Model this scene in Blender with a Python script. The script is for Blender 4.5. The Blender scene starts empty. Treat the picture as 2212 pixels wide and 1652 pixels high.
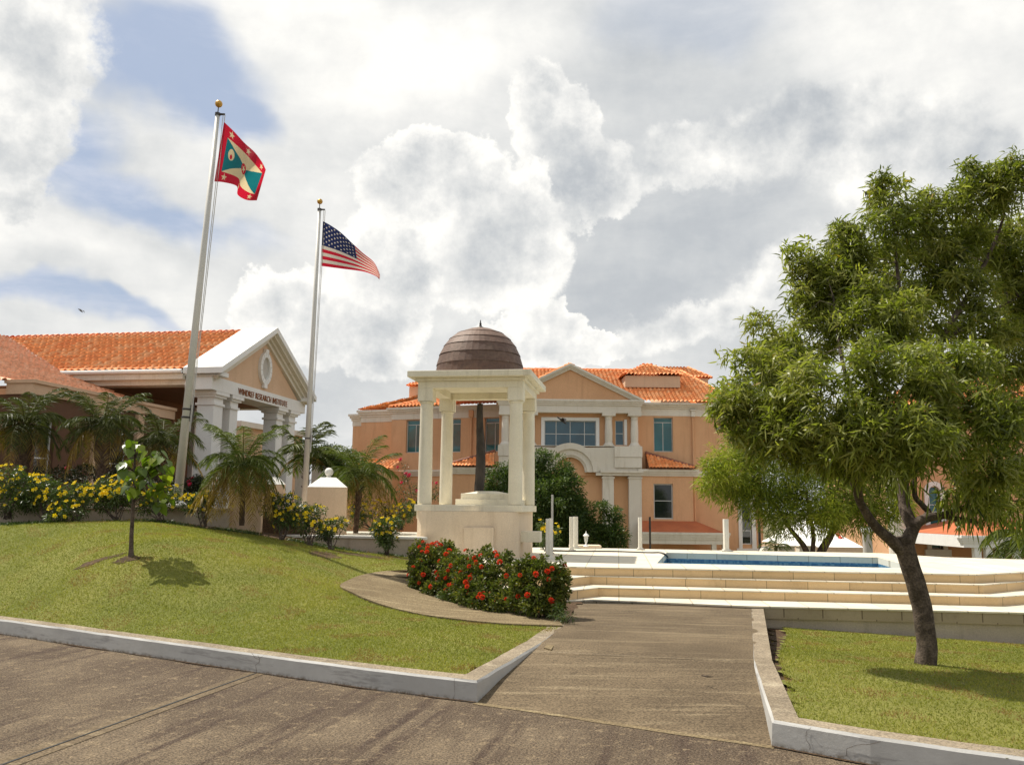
import bpy, math, random
import numpy as np
from mathutils import Vector, Matrix, noise as mnoise
random.seed(7); rng = np.random.default_rng(7)
SC = bpy.context.scene; COL = SC.collection
# ---------------------------------------------------------------- camera model
F = 1876.0; CX = 1106.0; CY = 826.0
PITCH = math.radians(8.2); ROLL = math.radians(.63); EYE = 1.75
def ray(x, y):
    u = (x-CX)/F; v = (CY-y)/F
    a = u*math.cos(ROLL)-v*math.sin(ROLL); b = u*math.sin(ROLL)+v*math.cos(ROLL)
    return a, math.cos(PITCH)-b*math.sin(PITCH), math.sin(PITCH)+b*math.cos(PITCH)
def PZ(x, y, z):
    a, b, c = ray(x, y); t = (z-EYE)/c; return (a*t, b*t, z)
def PY(x, y, Y):
    a, b, c = ray(x, y); t = Y/b; return (a*t, Y, EYE+c*t)
cam = bpy.data.objects.new('camera', bpy.data.cameras.new('camera')); COL.objects.link(cam)
cam.data.sensor_width = 36; cam.data.lens = 36*F/2212; cam.data.clip_end = 5000; cam.data.clip_start = .1
cp, sp, cr, sr = math.cos(PITCH), math.sin(PITCH), math.cos(ROLL), math.sin(ROLL)
cam.matrix_world = Matrix(((cr, -sr, 0, 0), (-sr*sp, -cr*sp, -cp, 0), (sr*cp, cr*cp, -sp, EYE), (0, 0, 0, 1)))
SC.camera = cam
SC.view_settings.view_transform = 'Standard'; SC.view_settings.look = 'None'
SC.view_settings.exposure = .75; SC.view_settings.gamma = 1
# ---------------------------------------------------------------- node helpers
class NT:
    def __init__(s, nt): s.nt = nt; s.n = nt.nodes; s.l = nt.links
    def node(s, t, **k):
        o = s.n.new(t)
        for a, b in k.items():
            if a.startswith('i_'):
                key = a[2:]; key = int(key) if key.isdigit() else key.replace('_', ' ')
                s.inp(o, key, b)
            else: setattr(o, a, b)
        return o
    def inp(s, o, key, v):
        if hasattr(v, 'is_output') or isinstance(v, bpy.types.NodeSocket): s.l.new(v, o.inputs[key])
        else: o.inputs[key].default_value = v
    def m(s, op, a, b=None, c=None, clamp=False):
        o = s.n.new('ShaderNodeMath'); o.operation = op; o.use_clamp = clamp
        for i, v in enumerate((a, b, c)):
            if v is not None: s.inp(o, i, v)
        return o.outputs[0]
    def vm(s, op, a, b=None, scale=None):
        o = s.n.new('ShaderNodeVectorMath'); o.operation = op
        s.inp(o, 0, a)
        if b is not None: s.inp(o, 1, b)
        if scale is not None: s.inp(o, 3, scale)
        return o.outputs['Value'] if op in ('LENGTH', 'DOT_PRODUCT') else o.outputs[0]
    def noise(s, vec, scale, detail=5, rough=.55, col=False, dist=0):
        o = s.node('ShaderNodeTexNoise'); s.inp(o, 'Vector', vec); s.inp(o, 'Scale', scale)
        s.inp(o, 'Detail', detail); s.inp(o, 'Roughness', rough); s.inp(o, 'Distortion', dist)
        return o.outputs['Color' if col else 'Fac']
    def ss(s, v, a, b, o0=0., o1=1.):
        o = s.n.new('ShaderNodeMapRange'); o.interpolation_type = 'SMOOTHSTEP'
        s.inp(o, 0, v); s.inp(o, 1, a); s.inp(o, 2, b); s.inp(o, 3, o0); s.inp(o, 4, o1); return o.outputs[0]
    def lin(s, v, a, b, o0=0., o1=1.):
        o = s.n.new('ShaderNodeMapRange')
        s.inp(o, 0, v); s.inp(o, 1, a); s.inp(o, 2, b); s.inp(o, 3, o0); s.inp(o, 4, o1); return o.outputs[0]
    def mix(s, f, a, b, mode='MIX'):
        o = s.n.new('ShaderNodeMix'); o.data_type = 'RGBA'; o.blend_type = mode
        s.inp(o, 0, f)
        for i, v in ((6, a), (7, b)):
            if isinstance(v, (tuple, list)): v = (v[0], v[1], v[2], 1)
            s.inp(o, i, v)
        return o.outputs[2]
    def ramp(s, f, stops):
        o = s.n.new('ShaderNodeValToRGB'); s.inp(o, 0, f); e = o.color_ramp.elements
        while len(e) < len(stops): e.new(.5)
        for q, (p, c) in zip(e, stops): q.position = p; q.color = (c[0], c[1], c[2], 1)
        return o.outputs[0]
def newmat(name):
    m = bpy.data.materials.new(name); m.use_nodes = True; t = NT(m.node_tree)
    b = m.node_tree.nodes['Principled BSDF']; return m, t, b
def pmat(name, c1, c2, rough=.8, ns=1.5, bump=.15, bs=60, streak=0, stain=(.12, .1, .08), spec=.3, metal=0, fine=.12, pos=True):
    m, t, b = newmat(name)
    if pos: v = t.node('ShaderNodeNewGeometry').outputs['Position']
    else: v = t.node('ShaderNodeTexCoord').outputs['Object']
    n1 = t.noise(v, ns, 6, .6); col = t.mix(t.ss(n1, .35, .65), c1, c2)
    n2 = t.noise(v, bs, 4, .6)
    f = t.lin(n2, .3, .7, 1-fine, 1+fine)
    col = t.vm('SCALE', col, scale=f)
    if streak:
        sv = t.vm('MULTIPLY', v, (3.5, 3.5, .35)); s1 = t.noise(sv, 1.3, 6, .65)
        col = t.mix(t.m('MULTIPLY', t.ss(s1, .5, .78), streak), col, stain)
        s2 = t.noise(v, 5, 8, .7); col = t.mix(t.m('MULTIPLY', t.ss(s2, .58, .75), streak*.6), col, stain)
    t.l.new(col, b.inputs['Base Color'])
    b.inputs['Roughness'].default_value = rough; b.inputs['Metallic'].default_value = metal
    b.inputs['Specular IOR Level'].default_value = spec
    if bump:
        o = t.node('ShaderNodeBump'); o.inputs['Strength'].default_value = bump; o.inputs['Distance'].default_value = .01
        t.l.new(n2, o.inputs['Height']); t.l.new(o.outputs[0], b.inputs['Normal'])
    return m
def leafmat(name, dark, mid, light, trans=.35, rough=.45, spec=.4, yellow=None):
    m, t, b = newmat(name)
    a = t.node('ShaderNodeAttribute', attribute_name='tone').outputs['Fac']
    st = [(0, dark), (.5, mid), (.93, light)]
    if yellow: st.append((1, yellow))
    c = t.ramp(a, st)
    t.l.new(c, b.inputs['Base Color']); b.inputs['Roughness'].default_value = rough
    b.inputs['Specular IOR Level'].default_value = spec
    tr = t.node('ShaderNodeBsdfTranslucent'); c2 = t.mix(1., c, (1., 1.15, .45), 'MULTIPLY'); t.l.new(c2, tr.inputs[0])
    mx = t.node('ShaderNodeMixShader'); mx.inputs[0].default_value = trans
    t.l.new(b.outputs[0], mx.inputs[1]); t.l.new(tr.outputs[0], mx.inputs[2])
    t.l.new(mx.outputs[0], m.node_tree.nodes['Material Output'].inputs[0]); return m
M = {}
# ---- paving, ground
m, t, b = newmat('street_concrete'); M['street'] = m
v = t.node('ShaderNodeNewGeometry').outputs['Position']
rot = t.node('ShaderNodeVectorRotate', rotation_type='Z_AXIS'); t.l.new(v, rot.inputs['Vector']); rot.inputs['Angle'].default_value = math.radians(12.7)
rv = rot.outputs[0]
s1 = t.noise(t.vm('MULTIPLY', rv, (5.5, .35, 1)), 1., 7, .62); s2 = t.noise(t.vm('MULTIPLY', rv, (26, 1.2, 1)), 1., 4, .6)
n0 = t.noise(v, .55, 6, .6); n3 = t.noise(v, 55, 5, .75); n4 = t.noise(v, 9, 6, .7)
col = t.mix(t.ss(n0, .38, .66), (.086, .061, .04), (.16, .12, .077))
col = t.mix(t.ss(s1, .47, .66), col, (.058, .038, .027)); col = t.mix(t.m('MULTIPLY', t.ss(s2, .5, .75), .4), col, (.07, .05, .036))
col = t.mix(t.m('MULTIPLY', t.ss(n4, .52, .7), .6), col, (.3, .225, .135))
col = t.vm('SCALE', col, scale=t.lin(n3, .4, .6, .35, 1.7))
col = t.mix(t.m('MULTIPLY', t.ss(t.noise(v, 90, 2, .6), .58, .66), .5), col, (.34, .29, .22))
t.l.new(col, b.inputs['Base Color']); b.inputs['Roughness'].default_value = .9; b.inputs['Specular IOR Level'].default_value = .15
bp = t.node('ShaderNodeBump'); bp.inputs['Strength'].default_value = .9; bp.inputs['Distance'].default_value = .012
t.l.new(t.m('ADD', n3, t.m('MULTIPLY', s2, .8)), bp.inputs['Height']); t.l.new(bp.outputs[0], b.inputs['Normal'])
def concrete(name, c1, c2, dk, lt, ang=0, stretch=(.5, 7, 1), sp=.5, bmp=.5):
    m, t, b = newmat(name); v = t.node('ShaderNodeNewGeometry').outputs['Position']
    r = t.node('ShaderNodeVectorRotate', rotation_type='Z_AXIS'); t.l.new(v, r.inputs['Vector']); r.inputs['Angle'].default_value = ang
    s1 = t.noise(t.vm('MULTIPLY', r.outputs[0], stretch), 1.2, 7, .65); n0 = t.noise(v, .8, 6, .6); n3 = t.noise(v, 48, 5, .72)
    s2 = t.noise(t.vm('MULTIPLY', r.outputs[0], (stretch[0]*4, stretch[1]*5, 1)), 1., 4, .6)
    col = t.mix(t.ss(n0, .35, .68), c1, c2); col = t.mix(t.m('MULTIPLY', t.ss(s1, .5, .72), .7), col, lt)
    col = t.mix(t.m('MULTIPLY', t.ss(s2, .52, .75), .5), col, dk)
    col = t.mix(t.m('MULTIPLY', t.ss(t.noise(v, 4.2, 8, .72), .55, .75), .6), col, dk)
    col = t.vm('SCALE', col, scale=t.lin(n3, .4, .6, 1-sp*.8, 1+sp*.8))
    t.l.new(col, b.inputs['Base Color']); b.inputs['Roughness'].default_value = .9; b.inputs['Specular IOR Level'].default_value = .15
    bp = t.node('ShaderNodeBump'); bp.inputs['Strength'].default_value = bmp; bp.inputs['Distance'].default_value = .008
    t.l.new(n3, bp.inputs['Height']); t.l.new(bp.outputs[0], b.inputs['Normal']); return m
M['walk'] = concrete('walkway_concrete', (.105, .077, .047), (.155, .115, .07), (.052, .038, .024), (.25, .195, .12), math.radians(8))
M['path'] = concrete('path_concrete', (.15, .11, .06), (.21, .16, .09), (.085, .062, .036), (.38, .31, .18), 0)
M['kerbtop'] = concrete('kerb_concrete', (.2, .16, .11), (.29, .235, .165), (.1, .08, .06), (.4, .34, .24), .4, (2, 3, 1), .4)
# painted kerb, chipped
m, t, b = newmat('kerb_paint'); M['kerbpaint'] = m
v = t.node('ShaderNodeNewGeometry').outputs['Position']
n = t.noise(v, 1.6, 8, .7); n5 = t.noise(v, 14, 8, .75); nl = t.noise(t.vm('MULTIPLY', v, (1.2, 1.2, 9)), 1.4, 8, .7)
col = t.mix(t.ss(n, .3, .7), (.45, .44, .41), (.37, .36, .335))
col = t.mix(t.m('MULTIPLY', t.ss(nl, .52, .66), .6), col, (.2, .19, .18))
col = t.mix(t.ss(n5, .69, .73), col, (.2, .18, .15))
z = t.node('ShaderNodeSeparateXYZ'); t.l.new(v, z.inputs[0])
low = t.m('MULTIPLY', t.ss(z.outputs[2], .05, .0), t.ss(n5, .42, .6)); col = t.mix(low, col, (.13, .105, .07))
t.l.new(col, b.inputs['Base Color']); b.inputs['Roughness'].default_value = .6
bp = t.node('ShaderNodeBump'); bp.inputs['Strength'].default_value = .4; bp.inputs['Distance'].default_value = .01
t.l.new(n5, bp.inputs['Height']); t.l.new(bp.outputs[0], b.inputs['Normal'])
# lawn
m, t, b = newmat('lawn_turf'); M['lawn'] = m
v = t.node('ShaderNodeNewGeometry').outputs['Position']
n0 = t.noise(v, .45, 6, .6); n1 = t.noise(v, 2.6, 8, .68); n2 = t.noise(v, 45, 6, .75); n3 = t.noise(v, 140, 3, .7)
col = t.mix(t.ss(n0, .38, .64), (.155, .17, .034), (.235, .23, .055)); col = t.mix(t.m('MULTIPLY', t.ss(n1, .5, .72), .6), col, (.25, .22, .06))
col = t.mix(t.ss(t.noise(v, 1.9, 8, .75), .66, .74), col, (.12, .075, .035))
col = t.vm('SCALE', col, scale=t.lin(n2, .28, .72, .5, 1.5)); col = t.vm('SCALE', col, scale=t.lin(n3, .3, .7, .75, 1.25))
t.l.new(col, b.inputs['Base Color']); b.inputs['Roughness'].default_value = .85; b.inputs['Specular IOR Level'].default_value = .15
bp = t.node('ShaderNodeBump'); bp.inputs['Strength'].default_value = .9; bp.inputs['Distance'].default_value = .03
t.l.new(n2, bp.inputs['Height']); t.l.new(bp.outputs[0], b.inputs['Normal'])
M['soil'] = concrete('bed_soil', (.055, .033, .018), (.09, .055, .03), (.025, .016, .01), (.15, .1, .055), 0, (3, 3, 1), .6, 1.)
M['ground'] = concrete('far_ground', (.12, .12, .06), (.2, .17, .1), (.07, .06, .03), (.25, .2, .12), 0, (.1, .1, 1), .3)
# paving slabs
def slab(name, c1, c2, joint, w, h, ang, jm=.012, st=.25, stain=(.3, .24, .15)):
    m, t, b = newmat(name); v = t.node('ShaderNodeNewGeometry').outputs['Position']
    r = t.node('ShaderNodeVectorRotate', rotation_type='Z_AXIS'); t.l.new(v, r.inputs['Vector']); r.inputs['Angle'].default_value = ang
    vv = r.outputs[0]
    if h > 50:
        q = t.node('ShaderNodeSeparateXYZ'); t.l.new(vv, q.inputs[0]); cb = t.node('ShaderNodeCombineXYZ')
        off = t.m('MULTIPLY', t.m('FLOOR', t.m('MULTIPLY', t.m('SUBTRACT', q.outputs[2], .225), 6.3)), .217)
        t.l.new(t.m('ADD', q.outputs[0], off), cb.inputs[0]); cb.inputs[1].default_value = h/2; vv = cb.outputs[0]
    br = t.node('ShaderNodeTexBrick'); t.l.new(vv, br.inputs['Vector']); br.offset = 0 if h < 50 else 0
    for k, q in (('Scale', 1.), ('Mortar Size', jm), ('Brick Width', w), ('Row Height', h), ('Mortar Smooth', .2), ('Bias', 0.)): br.inputs[k].default_value = q
    br.inputs['Color1'].default_value = (*c1, 1); br.inputs['Color2'].default_value = (*c2, 1); br.inputs['Mortar'].default_value = (*joint, 1)
    n = t.noise(v, 3.5, 8, .7); n2 = t.noise(v, 70, 4, .6); n6 = t.noise(v, .7, 4, .6)
    col = t.mix(t.m('MULTIPLY', t.ss(n, .5, .75), st), br.outputs[0], stain)
    col = t.vm('SCALE', col, scale=t.m('MULTIPLY', t.lin(n2, .3, .7, .93, 1.07), t.lin(n6, .3, .7, .9, 1.08)))
    t.l.new(col, b.inputs['Base Color']); b.inputs['Roughness'].default_value = .7; b.inputs['Specular IOR Level'].default_value = .25
    bp = t.node('ShaderNodeBump'); bp.inputs['Strength'].default_value = .25; bp.inputs['Distance'].default_value = .006
    t.l.new(t.m('SUBTRACT', n2, br.outputs['Fac']), bp.inputs['Height']); t.l.new(bp.outputs[0], b.inputs['Normal']); return m
M['deck'] = slab('deck_slabs', (.68, .62, .5), (.61, .55, .43), (.42, .37, .28), .6, .6, math.radians(7))
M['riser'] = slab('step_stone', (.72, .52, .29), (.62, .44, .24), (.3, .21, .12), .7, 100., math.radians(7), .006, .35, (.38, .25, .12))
M['course'] = slab('shaded_course', (.42, .34, .24), (.36, .29, .2), (.16, .12, .08), .6, 100., math.radians(7), .01, .5, (.16, .12, .08))  # step stone with tree shade darkened into the colour, plus stains
M['poolstone'] = slab('pool_stone', (.68, .64, .54), (.62, .58, .48), (.4, .36, .28), .7, 100., math.radians(7), .01)
m, t, b = newmat('pool_mosaic'); M['mosaic'] = m
v = t.node('ShaderNodeNewGeometry').outputs['Position']
vo = t.node('ShaderNodeTexVoronoi'); t.l.new(v, vo.inputs['Vector']); vo.inputs['Scale'].default_value = 20; vo.distance = 'CHEBYCHEV'; vo.inputs['Randomness'].default_value = .15
col = t.ramp(vo.outputs['Color'], [(0, (.03, .12, .26)), (.5, (.06, .18, .3)), (1, (.17, .33, .43))]); t.l.new(col, b.inputs['Base Color']); b.inputs['Roughness'].default_value = .3
# paints, stucco
M['cream'] = pmat('cream_paint', (.77, .71, .56), (.71, .65, .5), .75, 1.2, .3, 70, .42, (.3, .24, .15))
M['deckwhite'] = pmat('coping_white', (.8, .78, .72), (.74, .71, .64), .7, 1.2, .2, 70, .1, (.3, .26, .2))
M['white'] = pmat('white_paint', (.8, .79, .75), (.76, .75, .71), .6, 1, .15, 70, .1, (.35, .32, .27))
M['stone'] = pmat('trim_stone', (.74, .69, .59), (.66, .61, .51), .8, .5, .3, 40, .4, (.38, .31, .2))
M['orange'] = pmat('orange_stucco', (.7, .415, .23), (.62, .355, .19), .9, .35, .4, 45, .4, (.42, .22, .11))
M['peach'] = pmat('peach_stucco', (.68, .47, .31), (.62, .42, .27), .9, .6, .4, 50, .15, (.3, .2, .12))
M['sand'] = pmat('sand_stucco', (.68, .51, .35), (.63, .46, .31), .9, .6, .5, 60, .25, (.25, .18, .11))
M['drum'] = pmat('drum_stucco', (.75, .62, .46), (.68, .55, .4), .9, .6, .4, 60, .35, (.4, .3, .2))
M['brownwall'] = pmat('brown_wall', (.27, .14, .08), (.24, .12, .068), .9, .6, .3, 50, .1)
M['wingwall'] = pmat('shaded_wing_wall', (.15, .078, .043), (.12, .062, .035), .9, .6, .3, 50, .1)  # brown wall darkened: shade of palms and eaves is in the colour
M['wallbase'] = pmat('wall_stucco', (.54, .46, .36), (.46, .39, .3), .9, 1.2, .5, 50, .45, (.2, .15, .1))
M['terracotta'] = pmat('terracotta_sheet', (.5, .15, .06), (.42, .12, .05), .6, 1.2, .2, 30, .2)
M['letters'] = pmat('brown_letters', (.3, .12, .05), (.26, .1, .04), .6, 3, 0, 60)
M['oval'] = pmat('oval_panel', (.5, .47, .42), (.46, .43, .38), .8, 2, .1, 60)
M['bark'] = pmat('bark', (.055, .04, .028), (.12, .09, .068), .9, 9, 1., 45, .0, fine=.45)
M['palebark'] = pmat('pale_twigs', (.2, .16, .12), (.28, .23, .18), .9, 9, .5, 45, fine=.3)
M['palmbark'] = pmat('palm_trunk_bark', (.07, .045, .03), (.13, .09, .06), .95, 14, 1., 50, fine=.5)
M['alu'] = pmat('pole_paint', (.62, .6, .55), (.56, .54, .49), .5, 1, .05, 60, .15, (.35, .32, .27))
M['gold'] = pmat('gold_ball', (.62, .36, .08), (.5, .28, .06), .35, 5, 0, 60, metal=.6)
M['darkmetal'] = pmat('dark_metal', (.06, .055, .05), (.1, .09, .08), .5, 5, 0, 60, metal=.5)
M['rope'] = pmat('rope', (.6, .58, .54), (.5, .48, .45), .8, 5, 0, 60)
M['bronze'] = pmat('bronze_blade', (.04, .034, .028), (.075, .062, .05), .65, 3, .5, 40, .3, (.04, .035, .03), metal=.2)
M['post'] = pmat('post_white', (.74, .71, .63), (.68, .65, .56), .5, 2, .1, 60, .25, (.4, .34, .24))
M['black'] = pmat('black_rubber', (.02, .02, .02), (.03, .03, .03), .5, 5, 0, 60)
M['frame'] = pmat('window_frame', (.55, .56, .53), (.5, .51, .48), .4, 5, 0, 60)
M['awning'] = pmat('white_canvas', (.85, .84, .8), (.8, .79, .75), .8, 1, .05, 60)
M['red'] = pmat('red_print', (.6, .08, .05), (.5, .06, .04), .7, 5, 0, 60)
# weathered copper dome
m, t, b = newmat('weathered_copper'); M['copper'] = m
v = t.node('ShaderNodeTexCoord').outputs['Object']
n = t.noise(v, 2.2, 8, .7); n2 = t.noise(v, 12, 6, .7); at = t.node('ShaderNodeAttribute', attribute_name='tone').outputs['Fac']
col = t.ramp(at, [(0, (.085, .045, .032)), (.5, (.125, .07, .047)), (1, (.19, .115, .078))])
col = t.mix(t.m('MULTIPLY', t.ss(n, .45, .75), .45), col, (.2, .145, .1)); col = t.mix(t.ss(t.noise(v, 3.3, 8, .75), .64, .72), col, (.42, .37, .3))
col = t.vm('SCALE', col, scale=t.lin(n2, .3, .7, .65, 1.2))
t.l.new(col, b.inputs['Base Color']); b.inputs['Roughness'].default_value = .65; b.inputs['Metallic'].default_value = .1
bp = t.node('ShaderNodeBump'); bp.inputs['Strength'].default_value = .5; bp.inputs['Distance'].default_value = .03
t.l.new(n, bp.inputs['Height']); t.l.new(bp.outputs[0], b.inputs['Normal'])
# roof tile
def tilemat(name, st):
    m, t, b = newmat(name); v = t.node('ShaderNodeNewGeometry').outputs['Position']
    at = t.node('ShaderNodeAttribute', attribute_name='tone').outputs['Fac']; n = t.noise(v, 7, 6, .7); n0 = t.noise(v, .5, 4, .6)
    col = t.ramp(t.m('ADD', t.m('ADD', t.m('MULTIPLY', at, .42), .24), t.m('MULTIPLY', n0, .5)), st)
    col = t.vm('SCALE', col, scale=t.lin(n, .35, .65, .7, 1.25))
    t.l.new(col, b.inputs['Base Color']); b.inputs['Roughness'].default_value = .65; b.inputs['Specular IOR Level'].default_value = .35; return m
M['tile'] = tilemat('clay_tile', [(0, (.5, .13, .04)), (.35, (.84, .245, .075)), (.7, (.92, .33, .105)), (1, (.94, .5, .24))])
M['tilelight'] = tilemat('pale_clay_tile', [(0, (.66, .25, .12)), (.4, (.88, .37, .19)), (.75, (.92, .43, .24)), (1, (.94, .52, .32))])
M['tiledark'] = tilemat('aged_ridge_tile', [(0, (.1, .05, .035)), (.5, (.2, .09, .06)), (1, (.34, .15, .09))])
# glass
def glass(name, c, rough=.04):
    m, t, b = newmat(name); v = t.node('ShaderNodeNewGeometry').outputs['Position']
    n = t.noise(v, .9, 3, .5); col = t.mix(t.ss(n, .35, .65), c, tuple(q*.65 for q in c))
    t.l.new(col, b.inputs['Base Color']); b.inputs['Roughness'].default_value = rough; b.inputs['IOR'].default_value = 1.6
    bp = t.node('ShaderNodeBump'); bp.inputs['Strength'].default_value = .03; t.l.new(t.noise(v, 1.4, 2), bp.inputs['Height']); t.l.new(bp.outputs[0], b.inputs['Normal'])
    return m
M['teal'] = glass('teal_glass', (.03, .16, .17)); M['blueglass'] = glass('blue_glass', (.03, .1, .14)); M['darkglass'] = glass('dark_glass', (.012, .018, .018))
m, t, b = newmat('pool_water'); M['water'] = m
b.inputs['Base Color'].default_value = (.05, .2, .32, 1); b.inputs['Roughness'].default_value = .05
bp = t.node('ShaderNodeBump'); bp.inputs['Strength'].default_value = .3; t.l.new(t.noise(t.node('ShaderNodeNewGeometry').outputs['Position'], 4, 3), bp.inputs['Height']); t.l.new(bp.outputs[0], b.inputs['Normal'])
# foliage
M['leafA'] = leafmat('sickle_leaves', (.055, .075, .01), (.16, .185, .025), (.33, .34, .09), .5, .4, .4, (.4, .27, .03))
M['leafB'] = leafmat('lime_leaves', (.06, .095, .014), (.15, .2, .022), (.34, .36, .04), .45, .5, .3)
M['leafC'] = leafmat('fern_leaves', (.026, .055, .014), (.06, .1, .02), (.14, .18, .04), .35, .5, .3)
M['leafX'] = leafmat('hedge_leaves', (.04, .055, .01), (.08, .105, .018), (.2, .2, .045), .35, .45, .3, (.3, .12, .03))
M['leafY'] = leafmat('shrub_leaves', (.035, .06, .012), (.065, .1, .02), (.15, .19, .05), .3, .4, .4)
M['leafbig'] = leafmat('sapling_leaves', (.07, .11, .012), (.12, .18, .018), (.26, .3, .03), .5, .35, .5)
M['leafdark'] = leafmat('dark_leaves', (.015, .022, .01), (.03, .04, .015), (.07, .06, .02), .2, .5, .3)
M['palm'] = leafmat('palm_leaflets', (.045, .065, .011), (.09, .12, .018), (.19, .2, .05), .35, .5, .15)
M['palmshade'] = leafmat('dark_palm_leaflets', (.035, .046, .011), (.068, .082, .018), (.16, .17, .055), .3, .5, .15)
M['palmdry'] = leafmat('dry_palm_leaflets', (.15, .09, .02), (.27, .175, .035), (.4, .3, .09), .3, .5, .3)
M['grassblade'] = leafmat('grass_blades', (.15, .165, .032), (.275, .275, .058), (.42, .37, .11), .38, .7, .1, (.3, .2, .08))
M['flowery'] = leafmat('yellow_petals', (.72, .42, .01), (.85, .6, .02), (.9, .75, .08), .35, .5, .2)
M['flowerr'] = leafmat('red_petals', (.5, .025, .012), (.8, .06, .025), (.9, .17, .06), .25, .5, .2)
M['flowerm'] = leafmat('magenta_petals', (.4, .01, .06), (.6, .02, .1), (.7, .1, .2), .3, .5, .2)
# ---------------------------------------------------------------- mesh helpers
def raw(name, V, Fq, mat=None, tone=None, smooth=False):
    """V (n,3), Fq (m,k) uniform faces"""
    V = np.asarray(V, dtype=np.float32); Fq = np.asarray(Fq, dtype=np.int32)
    me = bpy.data.meshes.new(name); k = Fq.shape[1]
    me.vertices.add(len(V)); me.vertices.foreach_set('co', V.ravel())
    me.loops.add(Fq.size); me.loops.foreach_set('vertex_index', Fq.ravel())
    me.polygons.add(len(Fq)); me.polygons.foreach_set('loop_start', np.arange(len(Fq), dtype=np.int32)*k)
    if smooth: me.polygons.foreach_set('use_smooth', np.ones(len(Fq), dtype=bool))
    me.update(calc_edges=True); me.validate()
    if tone is not None:
        a = me.attributes.new('tone', 'FLOAT', 'FACE'); a.data.foreach_set('value', np.asarray(tone, dtype=np.float32))
    if mat: me.materials.append(M[mat] if isinstance(mat, str) else mat)
    return me
def org(parent):
    r = np.zeros(3)
    while parent is not None: r = r+np.array(parent.location); parent = parent.parent
    return r
def link(name, me, parent=None, label=None, cat=None, kind=None, group=None):
    o = bpy.data.objects.new(name, me); COL.objects.link(o)
    if parent is not None: o.parent = parent
    if label: o['label'] = label
    if cat: o['category'] = cat
    if kind: o['kind'] = kind
    if group: o['group'] = group
    return o
def thing(name, label, cat, loc=(0, 0, 0), group=None):
    o = link(name, None, None, label, cat, None, group); o.location = loc; o.empty_display_size = .2; return o
class MB:
    def __init__(s, T=None): s.v = []; s.f = []; s.T = T
    def add(s, V, Fs):
        n = len(s.v)
        for p in V:
            if s.T is not None: p = s.T @ Vector(p)
            s.v.append(tuple(p))
        s.f += [tuple(i+n for i in f) for f in Fs]; return s
    def box(s, x0, x1, y0, y1, z0, z1):
        return s.add([(x0, y0, z0), (x1, y0, z0), (x1, y1, z0), (x0, y1, z0), (x0, y0, z1), (x1, y0, z1), (x1, y1, z1), (x0, y1, z1)],
                     [(0, 3, 2, 1), (4, 5, 6, 7), (0, 1, 5, 4), (1, 2, 6, 5), (2, 3, 7, 6), (3, 0, 4, 7)])
    def prism(s, P, z0, z1):       # P ccw xy
        n = len(P)
        f0 = z0 if callable(z0) else (lambda x, y: z0); f1 = z1 if callable(z1) else (lambda x, y: z1)
        V = [(x, y, f0(x, y)) for x, y in P]+[(x, y, f1(x, y)) for x, y in P]
        return s.add(V, [tuple(range(n-1, -1, -1)), tuple(range(n, 2*n))]+[(i, (i+1) % n, n+(i+1) % n, n+i) for i in range(n)])
    def slabxz(s, P, y0, y1):      # polygon in xz, extruded in y (y0 front)
        n = len(P); V = [(x, y0, z) for x, z in P]+[(x, y1, z) for x, z in P]
        return s.add(V, [tuple(range(n)), tuple(range(2*n-1, n-1, -1))]+[(i, n+i, n+(i+1) % n, (i+1) % n) for i in range(n)])
    def lathe(s, c, prof, n=24, cap=True):
        V = []; Fs = []
        for r, z in prof:
            for k in range(n):
                a = 2*math.pi*k/n; V.append((c[0]+r*math.cos(a), c[1]+r*math.sin(a), c[2]+z))
        for j in range(len(prof)-1):
            for k in range(n): Fs.append((j*n+k, j*n+(k+1) % n, (j+1)*n+(k+1) % n, (j+1)*n+k))
        if cap: Fs += [tuple(range(n-1, -1, -1)), tuple((len(prof)-1)*n+k for k in range(n))]
        return s.add(V, Fs)
    def tube(s, pts, rad, n=8):
        pts = [Vector(p) for p in pts]; rad = rad if hasattr(rad, '__len__') else [rad]*len(pts)
        V = []; Fs = []; up = None
        for i, p in enumerate(pts):
            d = (pts[min(i+1, len(pts)-1)]-pts[max(i-1, 0)]).normalized()
            if up is None: up = Vector((0, 0, 1)) if abs(d.z) < .9 else Vector((1, 0, 0))
            a = d.cross(up).normalized(); b = a.cross(d).normalized(); up = b
            for k in range(n):
                q = 2*math.pi*k/n; V.append(p+(a*math.cos(q)+b*math.sin(q))*rad[i])
        for j in range(len(pts)-1):
            for k in range(n): Fs.append((j*n+k, j*n+(k+1) % n, (j+1)*n+(k+1) % n, (j+1)*n+k))
        Fs += [tuple(range(n-1, -1, -1)), tuple((len(pts)-1)*n+k for k in range(n))]
        return s.add(V, Fs)
    def build(s, name, mat, parent=None, bevel=0, smooth=False, **k):
        o0 = org(parent); me = bpy.data.meshes.new(name)
        me.from_pydata([(a-o0[0], b-o0[1], c-o0[2]) for a, b, c in s.v], [], s.f)
        me.materials.append(M[mat]); me.update()
        if smooth: me.shade_smooth()
        o = link(name, me, parent, **k)
        if bevel:
            bv = o.modifiers.new('bevel', 'BEVEL'); bv.width = bevel; bv.segments = 2; bv.limit_method = 'ANGLE'
        return o
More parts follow.
